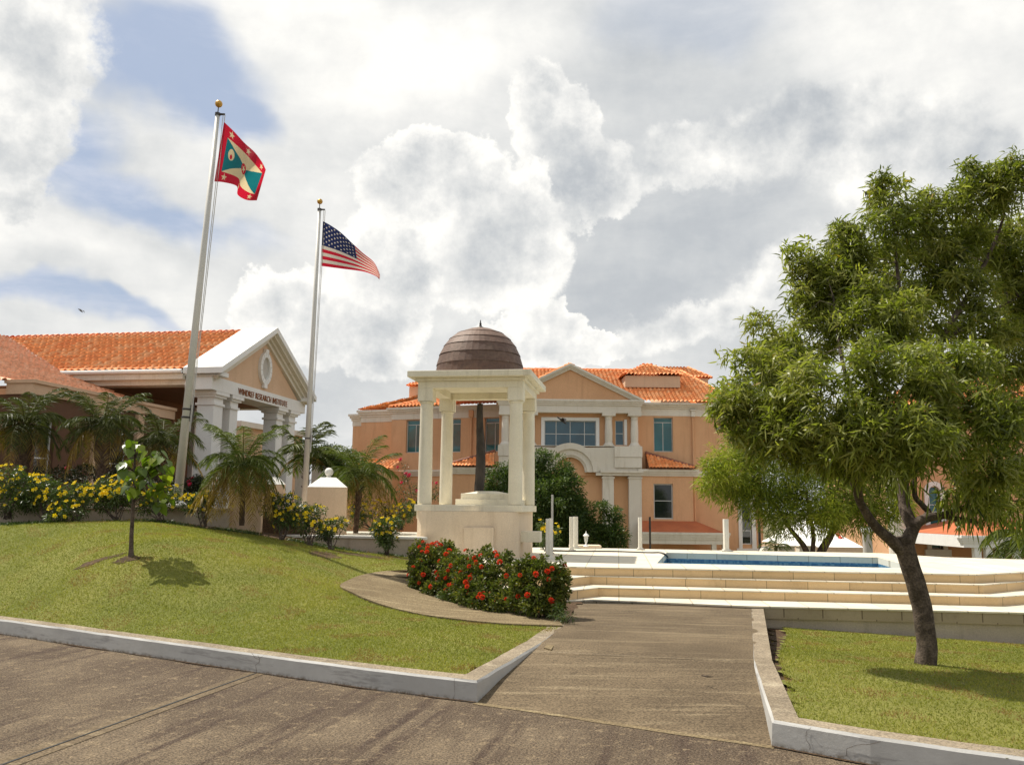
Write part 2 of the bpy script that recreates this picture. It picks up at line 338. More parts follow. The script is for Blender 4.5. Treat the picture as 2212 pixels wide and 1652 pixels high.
def smooth_path(pts, rad, sub=4):
    P = [np.array(p, float) for p in pts]; R = []; O = []
    for i in range(len(P)-1):
        p0 = P[max(i-1, 0)]; p1 = P[i]; p2 = P[i+1]; p3 = P[min(i+2, len(P)-1)]
        for k in range(sub):
            q = k/sub; O.append(.5*((2*p1)+(-p0+p2)*q+(2*p0-5*p1+4*p2-p3)*q*q+(-p0+3*p1-3*p2+p3)*q**3)); R.append(rad[i]*(1-q)+rad[i+1]*q)
    O.append(P[-1]); R.append(rad[-1]); return O, R
def inpoly(x, y, P):
    P = np.asarray(P, float); r = np.zeros(np.shape(x), bool); n = len(P); j = n-1
    for i in range(n):
        xi, yi = P[i, 0], P[i, 1]; xj, yj = P[j, 0], P[j, 1]
        if yi != yj:
            c = ((yi > y) != (yj > y)) & (x < (xj-xi)*(y-yi)/(yj-yi)+xi); r ^= c
        j = i
    return r
def tile_roof(name, O, a, b, poly, parent, mat='tile', w=.22, c=.36, h=.085, **k):
    O = np.array(O, float); a = np.array(a, float); b = np.array(b, float); a /= np.linalg.norm(a); b /= np.linalg.norm(b)
    n = np.cross(a, b); n = n if n[2] > 0 else -n
    P = np.array(poly, float); s0, s1 = P[:, 0].min(), P[:, 0].max(); t0, t1 = P[:, 1].min(), P[:, 1].max()
    res = 6; S = np.arange(s0, s1+w/res, w/res); nc = int(math.ceil((t1-t0)/c))
    T = []; Lf = []
    for i in range(nc): T += [t0+i*c, t0+(i+1)*c]; Lf += [.06, .0]
    T = np.array(T); Lf = np.array(Lf)
    ph = ((S-s0) % w)/w; hh = h*np.abs(np.sin(np.pi*ph))**.7
    SS, TT = np.meshgrid(S, T); HH = hh[None, :]+Lf[:, None]
    V = O+SS[..., None]*a+TT[..., None]*b+HH[..., None]*n
    ns, nt = len(S), len(T); idx = np.arange(ns*nt).reshape(nt, ns)
    Q = np.stack([idx[:-1, :-1], idx[:-1, 1:], idx[1:, 1:], idx[1:, :-1]], -1).reshape(-1, 4)
    cs = (S[:-1]+S[1:])/2; ct = (T[:-1]+T[1:])/2; CS, CT = np.meshgrid(cs, ct)
    keep = inpoly(CS, CT+1e-4, P).ravel()
    tile = (np.floor((CS-s0)/w)*57+np.arange(len(ct))[:, None]//2*131).astype(int).ravel()
    tn = np.random.default_rng(3).random(100003)[tile % 100003]
    me = raw(name, V.reshape(-1, 3)-org(parent), Q[keep], mat, tn[keep], False)
    return link(name, me, parent, **k)
def ridge(name, A, B, parent, r=.1, mat='tile', **k):
    A = Vector(A); B = Vector(B); L = (B-A).length; n = max(2, int(L/.42)); mb = MB(); d = (B-A)/n
    for i in range(n): mb.tube([A+d*i, A+d*(i+1.06)], [r*1.1, r*.85], 8)
    o = mb.build(name, mat, parent, **k)
    at = o.data.attributes.new('tone', 'FLOAT', 'FACE'); at.data.foreach_set('value', np.repeat(rng.random(n), 10).astype(np.float32)); return o
# leaves: arrays of bases P, directions D, lengths L, widths W
def leaf_mesh(name, P, D, L, W, mat, tone, droop=.4, seg=3, prof=None, bend=0):
    P = np.asarray(P, float); D = np.asarray(D, float); n = len(P)
    D = D/(np.linalg.norm(D, axis=1, keepdims=True)+1e-9)
    R = rng.normal(size=(n, 3)); S = np.cross(D, R); S /= np.linalg.norm(S, axis=1, keepdims=True)+1e-9
    prof = prof or {2: [.25, 1, .05], 3: [.25, 1, .8, .05], 1: [1, .1]}[seg]
    V = np.zeros((n, seg+1, 2, 3)); L = np.broadcast_to(L, n); W = np.broadcast_to(W, n)
    S2_ = np.cross(D, S); bs = L*bend*rng.uniform(.6, 1.3, n)*rng.choice([-1, 1], n)
    for i in range(seg+1):
        q = i/seg; C = P+D*(L*q)[:, None]+(S*.8+S2_*.6)*(bs*q*q)[:, None]; C[:, 2] -= L*droop*q*q
        V[:, i, 0] = C-S*(W*prof[i]*.5)[:, None]; V[:, i, 1] = C+S*(W*prof[i]*.5)[:, None]
    base = (np.arange(n)*(seg+1)*2)[:, None]
    Fs = np.concatenate([base+np.array([[2*i, 2*i+1, 2*i+3, 2*i+2]]) for i in range(seg)], 0)
    tn = np.tile(tone, seg)
    return raw(name, V.reshape(-1, 3), Fs, mat, tn)
def rdir(n):
    v = rng.normal(size=(n, 3)); return v/np.linalg.norm(v, axis=1, keepdims=True)
def lobes_pts(lobes, n, shell=.35):
    """lobes (x,y,z,rx,ry,rz) -> points, outward dirs"""
    Lb = np.array(lobes, float); wt = (Lb[:, 3]*Lb[:, 4]*Lb[:, 5])**.7; idx = rng.choice(len(Lb), n, p=wt/wt.sum())
    d = rdir(n); r = (shell+(1-shell)*rng.random(n))**.6
    return Lb[idx, :3]+d*Lb[idx, 3:6]*r[:, None], d, idx
# ---------------------------------------------------------------- world
SUN_EL = math.radians(59); SUN_AZ = math.atan2(-.84, .54)
W = bpy.data.worlds.new('World'); SC.world = W; W.use_nodes = True; t = NT(W.node_tree)
for n in list(t.n): t.n.remove(n)
out = t.node('ShaderNodeOutputWorld'); bg = t.node('ShaderNodeBackground'); bg.inputs[1].default_value = .1
t.l.new(bg.outputs[0], out.inputs[0])
sky = t.node('ShaderNodeTexSky', sky_type='NISHITA'); sky.sun_disc = False; sky.sun_elevation = SUN_EL; sky.sun_rotation = SUN_AZ
sky.altitude = 50; sky.air_density = 1.3; sky.dust_density = 2.5
D = t.node('ShaderNodeTexCoord').outputs['Generated']
D = t.vm('NORMALIZE', D); sx = t.node('ShaderNodeSeparateXYZ'); t.l.new(D, sx.inputs[0])
az = t.m('MULTIPLY', t.m('ARCTAN2', sx.outputs[0], sx.outputs[1]), 57.2958); el = t.m('MULTIPLY', t.m('ARCSINE', sx.outputs[2]), 57.2958)
cb = t.node('ShaderNodeCombineXYZ'); t.l.new(az, cb.inputs[0]); t.l.new(el, cb.inputs[1]); P0 = cb.outputs[0]
def warp(scale, amt, det=4, rg=.55, src=None):
    return t.vm('SCALE', t.vm('SUBTRACT', t.noise(src or D, scale, det, rg, True), (.5, .5, .5)), scale=amt)
Pw = t.vm('ADD', P0, warp(3.2, 14, 5)); Pf = t.vm('ADD', P0, t.vm('ADD', warp(6, 6.5, 3), warp(20, 3.4, 6, .68)))
def azel(x, y):
    a, b, c = ray(x, y); return math.degrees(math.atan2(a, b)), math.degrees(math.atan2(c, math.hypot(a, b)))
def blob(P, x, y, rx, ry, ang=0):
    a, e = azel(x, y); q = t.vm('SUBTRACT', P, (a, e, 0))
    if ang:
        r = t.node('ShaderNodeVectorRotate', rotation_type='Z_AXIS'); t.l.new(q, r.inputs['Vector']); r.inputs['Angle'].default_value = math.radians(-ang); q = r.outputs[0]
    return t.m('SUBTRACT', 1., t.vm('LENGTH', t.vm('MULTIPLY', q, (32.7/rx, 32.7/ry, 0))))
def union(P, L, k=None):
    o = None
    for b in L:
        v = blob(P, *b); o = v if o is None else t.m('SMOOTH_MAX', o, v, .15)
    return o
nA = t.noise(D, 5, 8, .6); nB = t.noise(D, 16, 8, .62); nW = t.noise(t.vm('MULTIPLY', D, (1, 1, 3.)), 4.5, 8, .62, dist=.3)
# relief: same noise sampled a step towards the sun
sund = (math.sin(SUN_AZ)*.035, .0, .05)
nA2 = t.noise(t.vm('ADD', D, sund), 5, 8, .6); nB2 = t.noise(t.vm('ADD', D, tuple(q*.35 for q in sund)), 16, 6, .62)
relief = t.m('ADD', t.m('MULTIPLY', t.m('SUBTRACT', nA, nA2), 1.3), t.m('MULTIPLY', t.m('SUBTRACT', nB, nB2), .9))
# grey level of the high cloud sheet
br = t.m('ADD', .66, t.m('MULTIPLY', t.m('SUBTRACT', nW, .5), .62))
for x, y, rx, ry, ang, am in ((750, 90, 420, 170, 0, .28), (600, 330, 330, 130, -15, .1), (1050, 60, 300, 110, 0, .2), (1450, 180, 260, 200, 0, -.2), (1300, 560, 330, 190, 0, -.22), (1620, 480, 230, 190, 20, -.15),
        (1500, 680, 420, 110, 0, -.2), (1150, 740, 260, 70, 0, -.16), (700, 760, 230, 130, 0, -.1), (1950, 120, 380, 200, 0, .26), (2000, 330, 330, 150, 10, .14), (400, 640, 320, 60, -5, .14), (100, 560, 220, 60, 0, .2),
        (1780, 560, 200, 140, 0, -.08), (2150, 470, 160, 90, 0, -.05), (720, 520, 120, 140, 0, .08), (0, 320, 200, 300, 0, .15)):
    br = t.m('ADD', br, t.m('MULTIPLY', t.ss(blob(Pw, x, y, rx*1.25, ry*1.25, ang), 0, .8), am))
br = t.m('ADD', br, t.m('MULTIPLY', relief, .3))
def cloudcol(b):
    return t.ramp(b, [(0, (2.4, 2.75, 3.2)), (.32, (3.3, 3.65, 4.05)), (.6, (4.8, 5.05, 5.25)), (.82, (6.6, 6.7, 6.6)), (1, (7.8, 7.75, 7.5))])
def ramp8(b):      # ramp colours above 1 are kept by scaling after the ramp
    r = t.ramp(b, [(0, (.4, .425, .455)), (.3, (.48, .505, .53)), (.58, (.63, .642, .642)), (.82, (.79, .787, .765)), (1, (.93, .915, .87))])
    return t.vm('SCALE', r, scale=CL)
CL = 6.8
sheet = ramp8(br)
hole = union(Pw, [(360, 120, 250, 100, -10), (470, 200, 160, 60, -30), (170, 330, 120, 150), (330, 480, 260, 62, -5), (240, 420, 140, 70), (120, 700, 330, 38), (330, 705, 140, 26)])
hole = t.m('ADD', hole, t.m('MULTIPLY', t.m('SUBTRACT', nA, .5), 1.1))
hole2 = union(Pw, [(1480, 90, 260, 120), (2180, 360, 120, 60)])
# broken cloud everywhere outside the view too
far = t.m('MULTIPLY', t.ss(t.m('ABSOLUTE', az), 38., 50.), t.ss(nA, .5, .6))
amt = t.m('MAXIMUM', t.m('MULTIPLY', t.ss(hole, -.12, .62), .9), t.m('MAXIMUM', t.m('MULTIPLY', t.ss(hole2, 0, .7), .3), far))
blue = t.vm('ADD', t.vm('SCALE', sky.outputs[0], scale=.12), (1.95, 2.4, 3.3))
blue = t.mix(t.m('MULTIPLY', t.ss(nW, .42, .7), .55), blue, (4.6, 4.75, 5.3))
c = t.mix(amt, sheet, blue)
# cumulus groups: (circles, edge softness, base light, inner dark)
groups = [
    ([(1560, 320, 330, 70, 12), (1800, 300, 330, 130), (1480, 300, 130, 60), (2050, 400, 260, 120)], .3, .78, .1),
    ([(1150, 230, 75, 85), (1200, 300, 110, 90), (1250, 380, 120, 110)], .12, .84, .35),
    ([(940, 350, 105, 75), (900, 420, 130, 100), (1010, 400, 140, 100), (840, 560, 150, 130), (1060, 520, 190, 190), (1120, 440, 120, 110), (760, 700, 170, 120), (640, 640, 110, 90)], .13, .97, .33),
    ([(1180, 705, 100, 55), (1130, 740, 110, 45), (1260, 740, 120, 40)], .12, .86, .25),
    ([(1500, 700, 260, 55, 12), (1750, 610, 210, 80, 10)], .5, .8, .15),
    ([(40, 60, 150, 170), (60, 180, 90, 110), (-20, 300, 110, 90), (20, 400, 80, 60)], .25, .9, .2),
]
for L, soft, hi, dk in groups:
    u = t.m('ADD', union(Pf, L), t.m('MULTIPLY', t.m('SUBTRACT', nB, .5), .25))
    mk = t.ss(u, 0, soft)
    b = t.m('ADD', t.m('SUBTRACT', hi, t.m('MULTIPLY', t.ss(u, .04, .75), dk)), t.m('MULTIPLY', relief, 1.2))
    b = t.m('ADD', b, t.m('MULTIPLY', t.m('SUBTRACT', nW, .5), .22))
    c = t.mix(mk, c, ramp8(b))
t.l.new(c, bg.inputs[0])
W.cycles.sampling_method = 'MANUAL'; W.cycles.sample_map_resolution = 512
sl = bpy.data.lights.new('sun', 'SUN'); sl.energy = 3.5; sl.angle = math.radians(.6); sl.color = (1, .94, .84)
so = bpy.data.objects.new('sun', sl); COL.objects.link(so)
sd = Vector((math.sin(SUN_AZ)*math.cos(SUN_EL), math.cos(SUN_AZ)*math.cos(SUN_EL), math.sin(SUN_EL)))
so.rotation_euler = sd.to_track_quat('Z', 'Y').to_euler(); so.location = (-20, 20, 30)
# ---------------------------------------------------------------- terrain fields
class TPS:
    def __init__(s, pts):
        s.p = np.array(pts, float); n = len(s.p); A = np.zeros((n+3, n+3)); A[:n, :n] = s.k(s.p[:, None, :2]-s.p[None, :, :2])+np.eye(n)*.15
        A[:n, n] = 1; A[:n, n+1:] = s.p[:, :2]; A[n, :n] = 1; A[n+1:, :n] = s.p[:, :2].T
        s.w = np.linalg.solve(A, np.r_[s.p[:, 2], 0, 0, 0])
    def k(s, d): r2 = (d**2).sum(-1)+1e-9; return r2*np.log(r2)*.5
    def __call__(s, x, y):
        x = np.asarray(x, float); y = np.asarray(y, float); q = np.stack([x, y], -1)
        return s.k(q[..., None, :]-s.p[:, :2])@s.w[:-3]+s.w[-3]+s.w[-2]*x+s.w[-1]*y
kz = .19
pathO = [PZ(*q) for q in ((1215, 1352, .2), (1080, 1347, .215), (940, 1332, .25), (875, 1320, .29), (830, 1308, .34), (790, 1294, .4), (760, 1280, .46), (734, 1266, .51), (752, 1254, .55), (780, 1243, .58), (830, 1234, .61), (900, 1228, .64))]
pathI = [PZ(*q) for q in ((1205, 1333, .2), (1130, 1327, .205), (1060, 1322, .22), (1020, 1314, .24), (985, 1305, .27), (955, 1296, .3), (930, 1287, .34), (905, 1277, .38), (880, 1268, .43), (888, 1258, .47), (905, 1250, .5), (930, 1244, .54))]
Lpts = [PZ(x, y, kz-.02) for x, y in ((800, 1430), (993, 1452), (1142, 1382), (1220, 1347))]
Lpts += [(-15.6, 17.7, .17), (-11, 15., .17), (-8.8, 13.6, .17), (-6.65, 12.3, .17), (-4.6, 11.05, .17), (-2.5, 9.75, .17)]
Lpts += [(p[0]-.05, p[1], p[2]-.01) for p in pathO]+[(p[0], p[1], p[2]-.03) for p in pathI]
Lrear = [(-150, 1150, 15.6), (0, 1135, 16.), (130, 1128, 16.4), (300, 1125, 16.8), (430, 1140, 17.), (560, 1157, 17.2), (700, 1182, 17.6), (820, 1197, 18.), (885, 1205, 18.2)]
Lp2 = [PY(*q) for q in Lrear]; Lpts += Lp2
Lpts += [(p[0]-.1, p[1]+1.2, p[2]+.02) for p in Lp2[:6]]+[(p[0], p[1]+1., p[2]-.03) for p in Lp2[6:]]
Lpts += [PY(283, 1198, 13.3), (.3, 14.2, .22), (-.6, 16, .36), (.2, 17.5, .45), (-14, 19, 1.4), (-16, 14, .6)]
ZL = TPS(Lpts)
ZR = TPS([PZ(x, y, kz-.02) for x, y in ((1720, 1551), (2212, 1632), (1663, 1420), (2600, 1690))]+[(2.95, 10.8, .1), (3.4, 12.8, -.02), PY(1645, 1350, 14.4), PY(1900, 1368, 14.1), PY(2212, 1390, 13.8), (12, 13, -.4), (13, 7, -.05), PZ(2000, 1432, .0)])
def field(name, P, z, mat, step, jit=0, off=0, **k):
    P = np.array([q[:2] for q in P]); x0, y0 = P.min(0)-step; x1, y1 = P.max(0)+step
    X, Y = np.meshgrid(np.arange(x0, x1, step), np.arange(y0, y1, step)); ny, nx = X.shape
    XX = X+(rng.random(X.shape)-.5)*step*jit; YY = Y+(rng.random(X.shape)-.5)*step*jit; Z = z(XX, YY)+off
    idx = np.arange(nx*ny).reshape(ny, nx); Q = np.stack([idx[:-1, :-1], idx[:-1, 1:], idx[1:, 1:], idx[1:, :-1]], -1).reshape(-1, 4)
    cx = XX.ravel()[Q].mean(1); cy = YY.ravel()[Q].mean(1); keep = inpoly(cx, cy, P)
    return link(name, raw(name, np.stack([XX, YY, Z], -1).reshape(-1, 3), Q[keep], mat, None, True), None, kind='structure', **k)
KI = [(-15.73, 17.58), (-6.73, 12.16), (-2.55, 9.62)]
lawnL = KI+[PZ(x, y, kz)[:2] for x, y in ((998, 1456), (1146, 1384), (1213, 1352))]+[p[:2] for p in pathO[1:]]+[(-1.6, 18.), (-2.1, 18.2)]+[p[:2] for p in Lp2[::-1][1:]]
field('lawn', lawnL, ZL, 'lawn', .12, .5)
bedQ = [p[:2] for p in pathI]+[(-1.8, 18.8), (-.2, 19), (1., 16.6), (1.4, 15.6), (1.05, 14.2), (.95, 13.)]
bedL = [(-15.8, 17.5)]+[PZ(x, y, kz)[:2] for x, y in ((0, 1320), (557, 1400), (1020, 1462), (1160, 1386), (1225, 1347))]+[(.9, 14.6), (1.4, 15.6), (1., 16.6), (-.2, 19), (-4, 19.8), (-15.8, 19.8)]
bedL = [(-15.8, 16.2)]+[(p[0], p[1]-.45) for p in Lp2]+[(-1.4, 18.2), (-1., 19.6), (-4, 19.8), (-15.8, 19.8)]
field('garden_bed', bedL, ZL, 'soil', .12, .4, -.03); field('garden_bed', bedQ, ZL, 'soil', .12, .3, -.0)
lawnR = [PZ(x, y, kz)[:2] for x, y in ((1695, 1545), (2212, 1636), (2700, 1710))]+[(16, 4), (16, 13.6), (7.6, 13.95), (4.3, 14.6), (3.85, 13.2), (3.25, 11.2)]
lawnRR = [PZ(x, y, kz)[:2] for x, y in ((1712, 1549), (2212, 1634), (2700, 1708))]+[(16, 4), (16, 13.3), (7.6, 13.7), (4.35, 14.25), (4.1, 13.2), (3.5, 11.5), (2.85, 9.5), (2.45, 7.9)]
field('garden_bed', lawnR, ZR, 'soil', .2, .3, -.03)
field('lawn', lawnRR, ZR, 'lawn', .12, .6)
# grass blades
BARE = [(-5.72, 13.2, .2, .1), (-6.25, 13.45, .38, .09), (-2.9, 17.0, .5, .25), (-3.4, 16.2, .28, .4), (-1.9, 17.5, .6, .18)]
def grass(name, P, z, n, label):
    P = np.array([q[:2] for q in P]); x0, y0 = P.min(0); x1, y1 = P.max(0); X = rng.uniform(x0, x1, n*3); Y = rng.uniform(y0, y1, n*3)
    k = inpoly(X, Y, P) & (np.abs(X/Y) < .62); k &= rng.random(len(X)) < np.clip((13/Y)**1.2, 0, 1); 
    for a, b, c, d in BARE: k &= ((X-a)/c)**2+((Y-b)/d)**2 > rng.uniform(.3, 1.3, len(X))-.9*(rng.random(len(X)) < .3)
    X = X[k][:n]; Y = Y[k][:n]
    nn = np.array([mnoise.noise((a*.9, b*.9, 0)) for a, b in zip(X, Y)]); n2 = np.array([mnoise.noise((a*2.3+9, b*2.3, 5)) for a, b in zip(X, Y)])
    keep = n2 < 9; brn = (n2 > .18) & (rng.random(len(n2)) < np.clip((n2-.14)*2.6, 0, .8)); m = len(X)
    D = rng.normal(size=(m, 3))*.55; D[:, 2] = 1; L = rng.uniform(.018, .045, m)*(1+nn*.4)
    P3 = np.stack([X, Y, z(X, Y)-.004], -1)
    me = leaf_mesh(name, P3, D, L, rng.uniform(.007, .012, m), 'grassblade', np.where(brn, 1., np.clip(.45+nn*.45+rng.normal(size=m)*.2, 0, .93)), .25, 1)
    link(name, me, None, label, 'grass', 'stuff')
gl = [(q[0]-.03, q[1]-.06) for q in lawnL[:4]]+lawnL[4:]; grass('grass', gl, ZL, 230000, 'short sunlit grass covering the sloping left lawn')
grass('grass', lawnRR, ZR, 120000, 'short grass on the small right lawn under the big tree')
def bare(cx, cy, rx, ry, z, n=40):
    c = PZ(cx, cy, 0); V = []; Fs = []
    pts = [(0, 0)]
    for k in range(n):
        a = 2*math.pi*k/n; r = 1+.45*mnoise.noise((math.cos(a)*1.5, math.sin(a)*1.5, cx*.01))+.2*mnoise.noise((math.cos(a)*6, math.sin(a)*6, cx*.01)); pts.append((rx*r*math.cos(a), ry*r*math.sin(a)))
    return pts
mb = MB()
for (X0, Y0, rx, ry) in ((-5.72, 13.2, .2, .1), (-6.25, 13.45, .38, .09), (-2.9, 17.0, .5, .25), (-3.4, 16.2, .28, .4), (-1.9, 17.5, .6, .18)):
    pts = [(X0+a, Y0+b) for a, b in bare(X0*100, 0, rx, ry, 0)[1:]]; field('bare_soil_patch', pts, ZL, 'soil', .04, .5, .005)
# ---------------------------------------------------------------- ground, street, kerbs, walkway
def sheet(name, P, mat, **k):
    me = bpy.data.meshes.new(name); me.from_pydata([tuple(p) for p in P], [], [tuple(range(len(P)))]); me.materials.append(M[mat]); return link(name, me, None, kind='structure', **k)
sheet('ground', [(-1500, -1500, -3.4), (1500, -1500, -3.4), (1500, 1500, -3.4), (-1500, 1500, -3.4)], 'ground')
kl = [(-15.83, 17.46, 0)]+[PZ(x, y, 0) for x, y in ((0, 1369), (330, 1419), (557, 1453), (800, 1488), (1030, 1517))]
def kerb(name, pts, w, side, flip, label=None):
    """pts outer line xy; w widths; side +1 = kerb body to the left of travel"""
    n = len(pts); P = [Vector(p[:2]) for p in pts]; I = []
    for i in range(n):
        d0 = (P[i]-P[max(i-1, 0)]); d1 = (P[min(i+1, n-1)]-P[i])
        d0 = d0.normalized() if d0.length > 0 else d1.normalized(); d1 = d1.normalized() if d1.length > 0 else d0
        b = (d0+d1).normalized(); nrm = Vector((-b.y, b.x))*side; cs = max(.4, b.dot(d1)); I.append(P[i]+nrm*w/cs)
    return P, I
def kerb_build(pts, w, side):
    # resample
    R = []
    for i in range(len(pts)-1):
        a = Vector(pts[i][:2]); b = Vector(pts[i+1][:2]); m = max(1, int((b-a).length/.25))
        for k in range(m): R.append(a.lerp(b, k/m))
    R.append(Vector(pts[-1][:2])); P, I = kerb('k', R, w, side, 0)
    top = MB(); fc = MB(); n = len(P); V = []
    for i in range(n):
        j = mnoise.noise((P[i].x*3, P[i].y*3, 0))*.008; j2 = mnoise.noise((P[i].x*5, P[i].y*5, 7))*.006; out = (P[i]-I[i]).normalized()
        V += [(*(P[i]-out*(.015+abs(j))), kz+j2), (*I[i], kz+j2+.004), (*I[i], -.5)]
    top.add(V, [tuple(q if side > 0 else q for q in ((3*i, 3*i+3, 3*i+4, 3*i+1) if side > 0 else (3*i, 3*i+1, 3*i+4, 3*i+3))) for i in range(n-1)]+[((3*i+1, 3*i+4, 3*i+5, 3*i+2)) for i in range(n-1)])
    V = []
    for i in range(n):
        j = mnoise.noise((P[i].x*3, P[i].y*3, 0))*.008; j2 = mnoise.noise((P[i].x*5, P[i].y*5, 7))*.006; out = (P[i]-I[i]).normalized()
        V += [(*(P[i]-out*(.016+abs(j))), kz+j2+.001), (*(P[i]+out*j*.3), kz-.02+j2), (*(P[i]+out*.004), kz*.5), (*(P[i]+out*.012), -.08)]
    Fs = []
    for i in range(n-1):
        for r in range(3): a = 4*i+r; q = (a, a+1, a+5, a+4); Fs.append(q if side > 0 else q[::-1])
    fc.add(V, Fs)
    o = top.build('kerb', 'kerbtop', kind='structure'); fc.build('painted_face', 'kerbpaint', o, smooth=False)
    return I
KA = PZ(1030, 1517, 0); KA = (KA[0], KA[1]); KE = PZ(1173, 1387, kz)[:2]; KE2 = PZ(1222, 1349, kz)[:2]
kerb_build([p[:2] for p in kl[:-1]]+[KA, (KA[0]+.25*(KE[0]-KA[0]), KA[1]+.25*(KE[1]-KA[1])), KE, KE2], .2, 1)
KB = PZ(1669.5, 1611.8, 0)[:2]; KC = PZ(1625.5, 1424, kz)[:2]; KD = (4.0, 14.62)
kerb_build([KD, PZ(1621, 1312, kz)[:2], KC, KB, PZ(1882, 1652, 0)[:2], PZ(2500, 1745, 0)[:2]], .2, 1)
def crack(pts, par, r=.005):
    O, _ = smooth_path(pts, [1]*len(pts), 5); O = [o+np.array([mnoise.noise((o[0]*30, o[1]*30, o[2]*30+k*7)) for k in range(3)])*.012 for o in O]
    o = MB(); o.tube(O, [r*.35*random.uniform(.5, 1.4) for _ in O], 5); o.build('crack', 'bark', par)
KO = [o for o in bpy.data.objects if o.name.startswith('kerb')]
def kp(a, b, q, z, out=.012):
    a = Vector(a[:2]); b = Vector(b[:2]); d = (b-a).normalized(); n_ = Vector((d.y, -d.x)); p = a.lerp(b, q)+n_*out; return (p.x, p.y, z)
A_, B_ = kl[-4] if False else kl[3], kl[4]
crack([kp(A_, B_, 0, .19), kp(A_, B_, .02, .13), kp(A_, B_, -.015, .08), kp(A_, B_, .0, .0)], KO[0]); crack([kp(A_, B_, 0-.06, .192), kp(A_, B_, .0, .14), kp(A_, B_, .05, .192)], KO[0], .004)
crack([kp(kl[-2], kl[-1], .8, .19), kp(kl[-2], kl[-1], .805, .1), kp(kl[-2], kl[-1], .8, 0)], KO[0], .004)
KR2 = PZ(1882, 1652, 0); crack([kp(KB, KR2, .42, .19), kp(KB, KR2, .36, .13), kp(KB, KR2, .4, .06), kp(KB, KR2, .44, .02), kp(KB, KR2, .75, .03), kp(KB, KR2, .8, .1), kp(KB, KR2, 1.1, .17)], KO[-1], .0035)
mb = MB()
for L_ in ([p[:2] for p in kl], [KB, PZ(1882, 1652, 0)[:2], PZ(2500, 1745, 0)[:2]], [KC, KB]):
    for i in range(len(L_)-1):
        a = Vector(L_[i]); b = Vector(L_[i+1]); d = (b-a).normalized(); n_ = Vector((d.y, -d.x)); m_ = max(2, int((b-a).length/.08)); V = []
        for k in range(m_+1):
            p = a.lerp(b, k/m_); w = .012+.05*max(0, mnoise.noise((p.x*1.6, p.y*1.6, 2))+.15)+.015*abs(mnoise.noise((p.x*9, p.y*9, 2))); e = p+n_*w; V += [(p.x-n_.x*.01, p.y-n_.y*.01, .0095), (e.x, e.y, .0095)]
        if L_[0] != KC: mb.add(V, [(2*k, 2*k+1, 2*k+3, 2*k+2) for k in range(m_)])
mb.build('gutter_dirt', 'soil', kind='structure')
# street slab reaches the kerb line, with a joint groove
st = [(-45, -14), (45, -14), (45, 2), PZ(2500, 1745, 0)[:2], PZ(1882, 1652, 0)[:2], KB, KA]+[p[:2] for p in kl[::-1][1:]]+[(-45, 30)]
J0 = Vector(PZ(40, 1640, 0)[:2]); J1 = Vector(PZ(557, 1453, 0)[:2]); jd = (J1-J0).normalized(); jn = Vector((-jd.y, jd.x)); J0 = J0-jd*14; J1 = J1+jd*.1
stp = []
P = np.array([(p[0], p[1]) for p in st]); cen = np.array([0, 6])
sheet('street', [(p[0]+(.1 if 0 else 0), p[1]+.05, 0) for p in st], 'street')
mb = MB(); N = 90
def strip(mb, a0, a1, o0, o1, z, wob):
    V = []
    for i in range(N+1):
        p = a0.lerp(a1, i/N); w0 = mnoise.noise((p.x*2.5, p.y*2.5, o0*9))*wob; w1 = mnoise.noise((p.x*2.5, p.y*2.5, o1*9+3))*wob
        q = p+jn*(o0+w0); r = p+jn*(o1+w1); V += [(q.x, q.y, z), (r.x, r.y, z)]
    mb.add(V, [(2*i, 2*i+1, 2*i+3, 2*i+2) for i in range(N)])
strip(mb, J0, J1, -.1, .11, .004, .012); mb.build('street_joint_band', 'walk', kind='structure')
mb = MB(); strip(mb, J0, J1, -.004, .014, .008, .006); mb.build('street_joint', 'black', kind='structure')
# mouth strip between street and walkway
mb = MB(); a = Vector(KA); b = Vector(KB); d = (b-a).normalized(); jn = Vector((-d.y, d.x)); strip(mb, a-d*.0, b+d*.02, -.07, .03, .004, .02)
mb.build('street_edge_band', 'path', kind='structure')
# walkway, ramp then level
WL = [KA, (KA[0]+.3*(KE[0]-KA[0]), KA[1]+.3*(KE[1]-KA[1])), (KE[0]-.02, KE[1]), (KE2[0]-.1, KE2[1]+.1), (.95, 13.3), (1.1, 14.8)]
WR = [KB, (KB[0]+.3*(KC[0]-KB[0]), KB[1]+.3*(KC[1]-KB[1])), (KC[0]+.02, KC[1]), (3.18, 11.4), (3.6, 13.2), (4.0, 14.7)]
WZ = [.0, .075, kz-.006, kz-.003, kz-.003, kz-.003]
V = []; Fs = []; NX = 12
for (l, r, z) in zip(WL, WR, WZ):
    for i in range(NX+1): V.append((l[0]+(r[0]-l[0])*i/NX, l[1]+(r[1]-l[1])*i/NX, z+.003))
for j in range(len(WL)-1):
    for i in range(NX): q = j*(NX+1)+i; Fs.append((q, q+1, q+NX+2, q+NX+1))
MB().add(V, Fs).build('walkway', 'walk', smooth=True, kind='structure')
mb = MB()
for (l, r, y) in (((.78, 12.2), (3.3, 11.7), 0), ((.95, 13.6), (3.72, 13.55), 0), ((.2, 10.), (2.62, 9.42), 0)):
    N = 20; jn = Vector((0, 1)); strip(mb, Vector(l), Vector(r), -.006, .006, kz+.004 if l[1] > 10 else kz-.01, .006)
mb.build('walkway_joints', 'kerbtop', kind='structure')
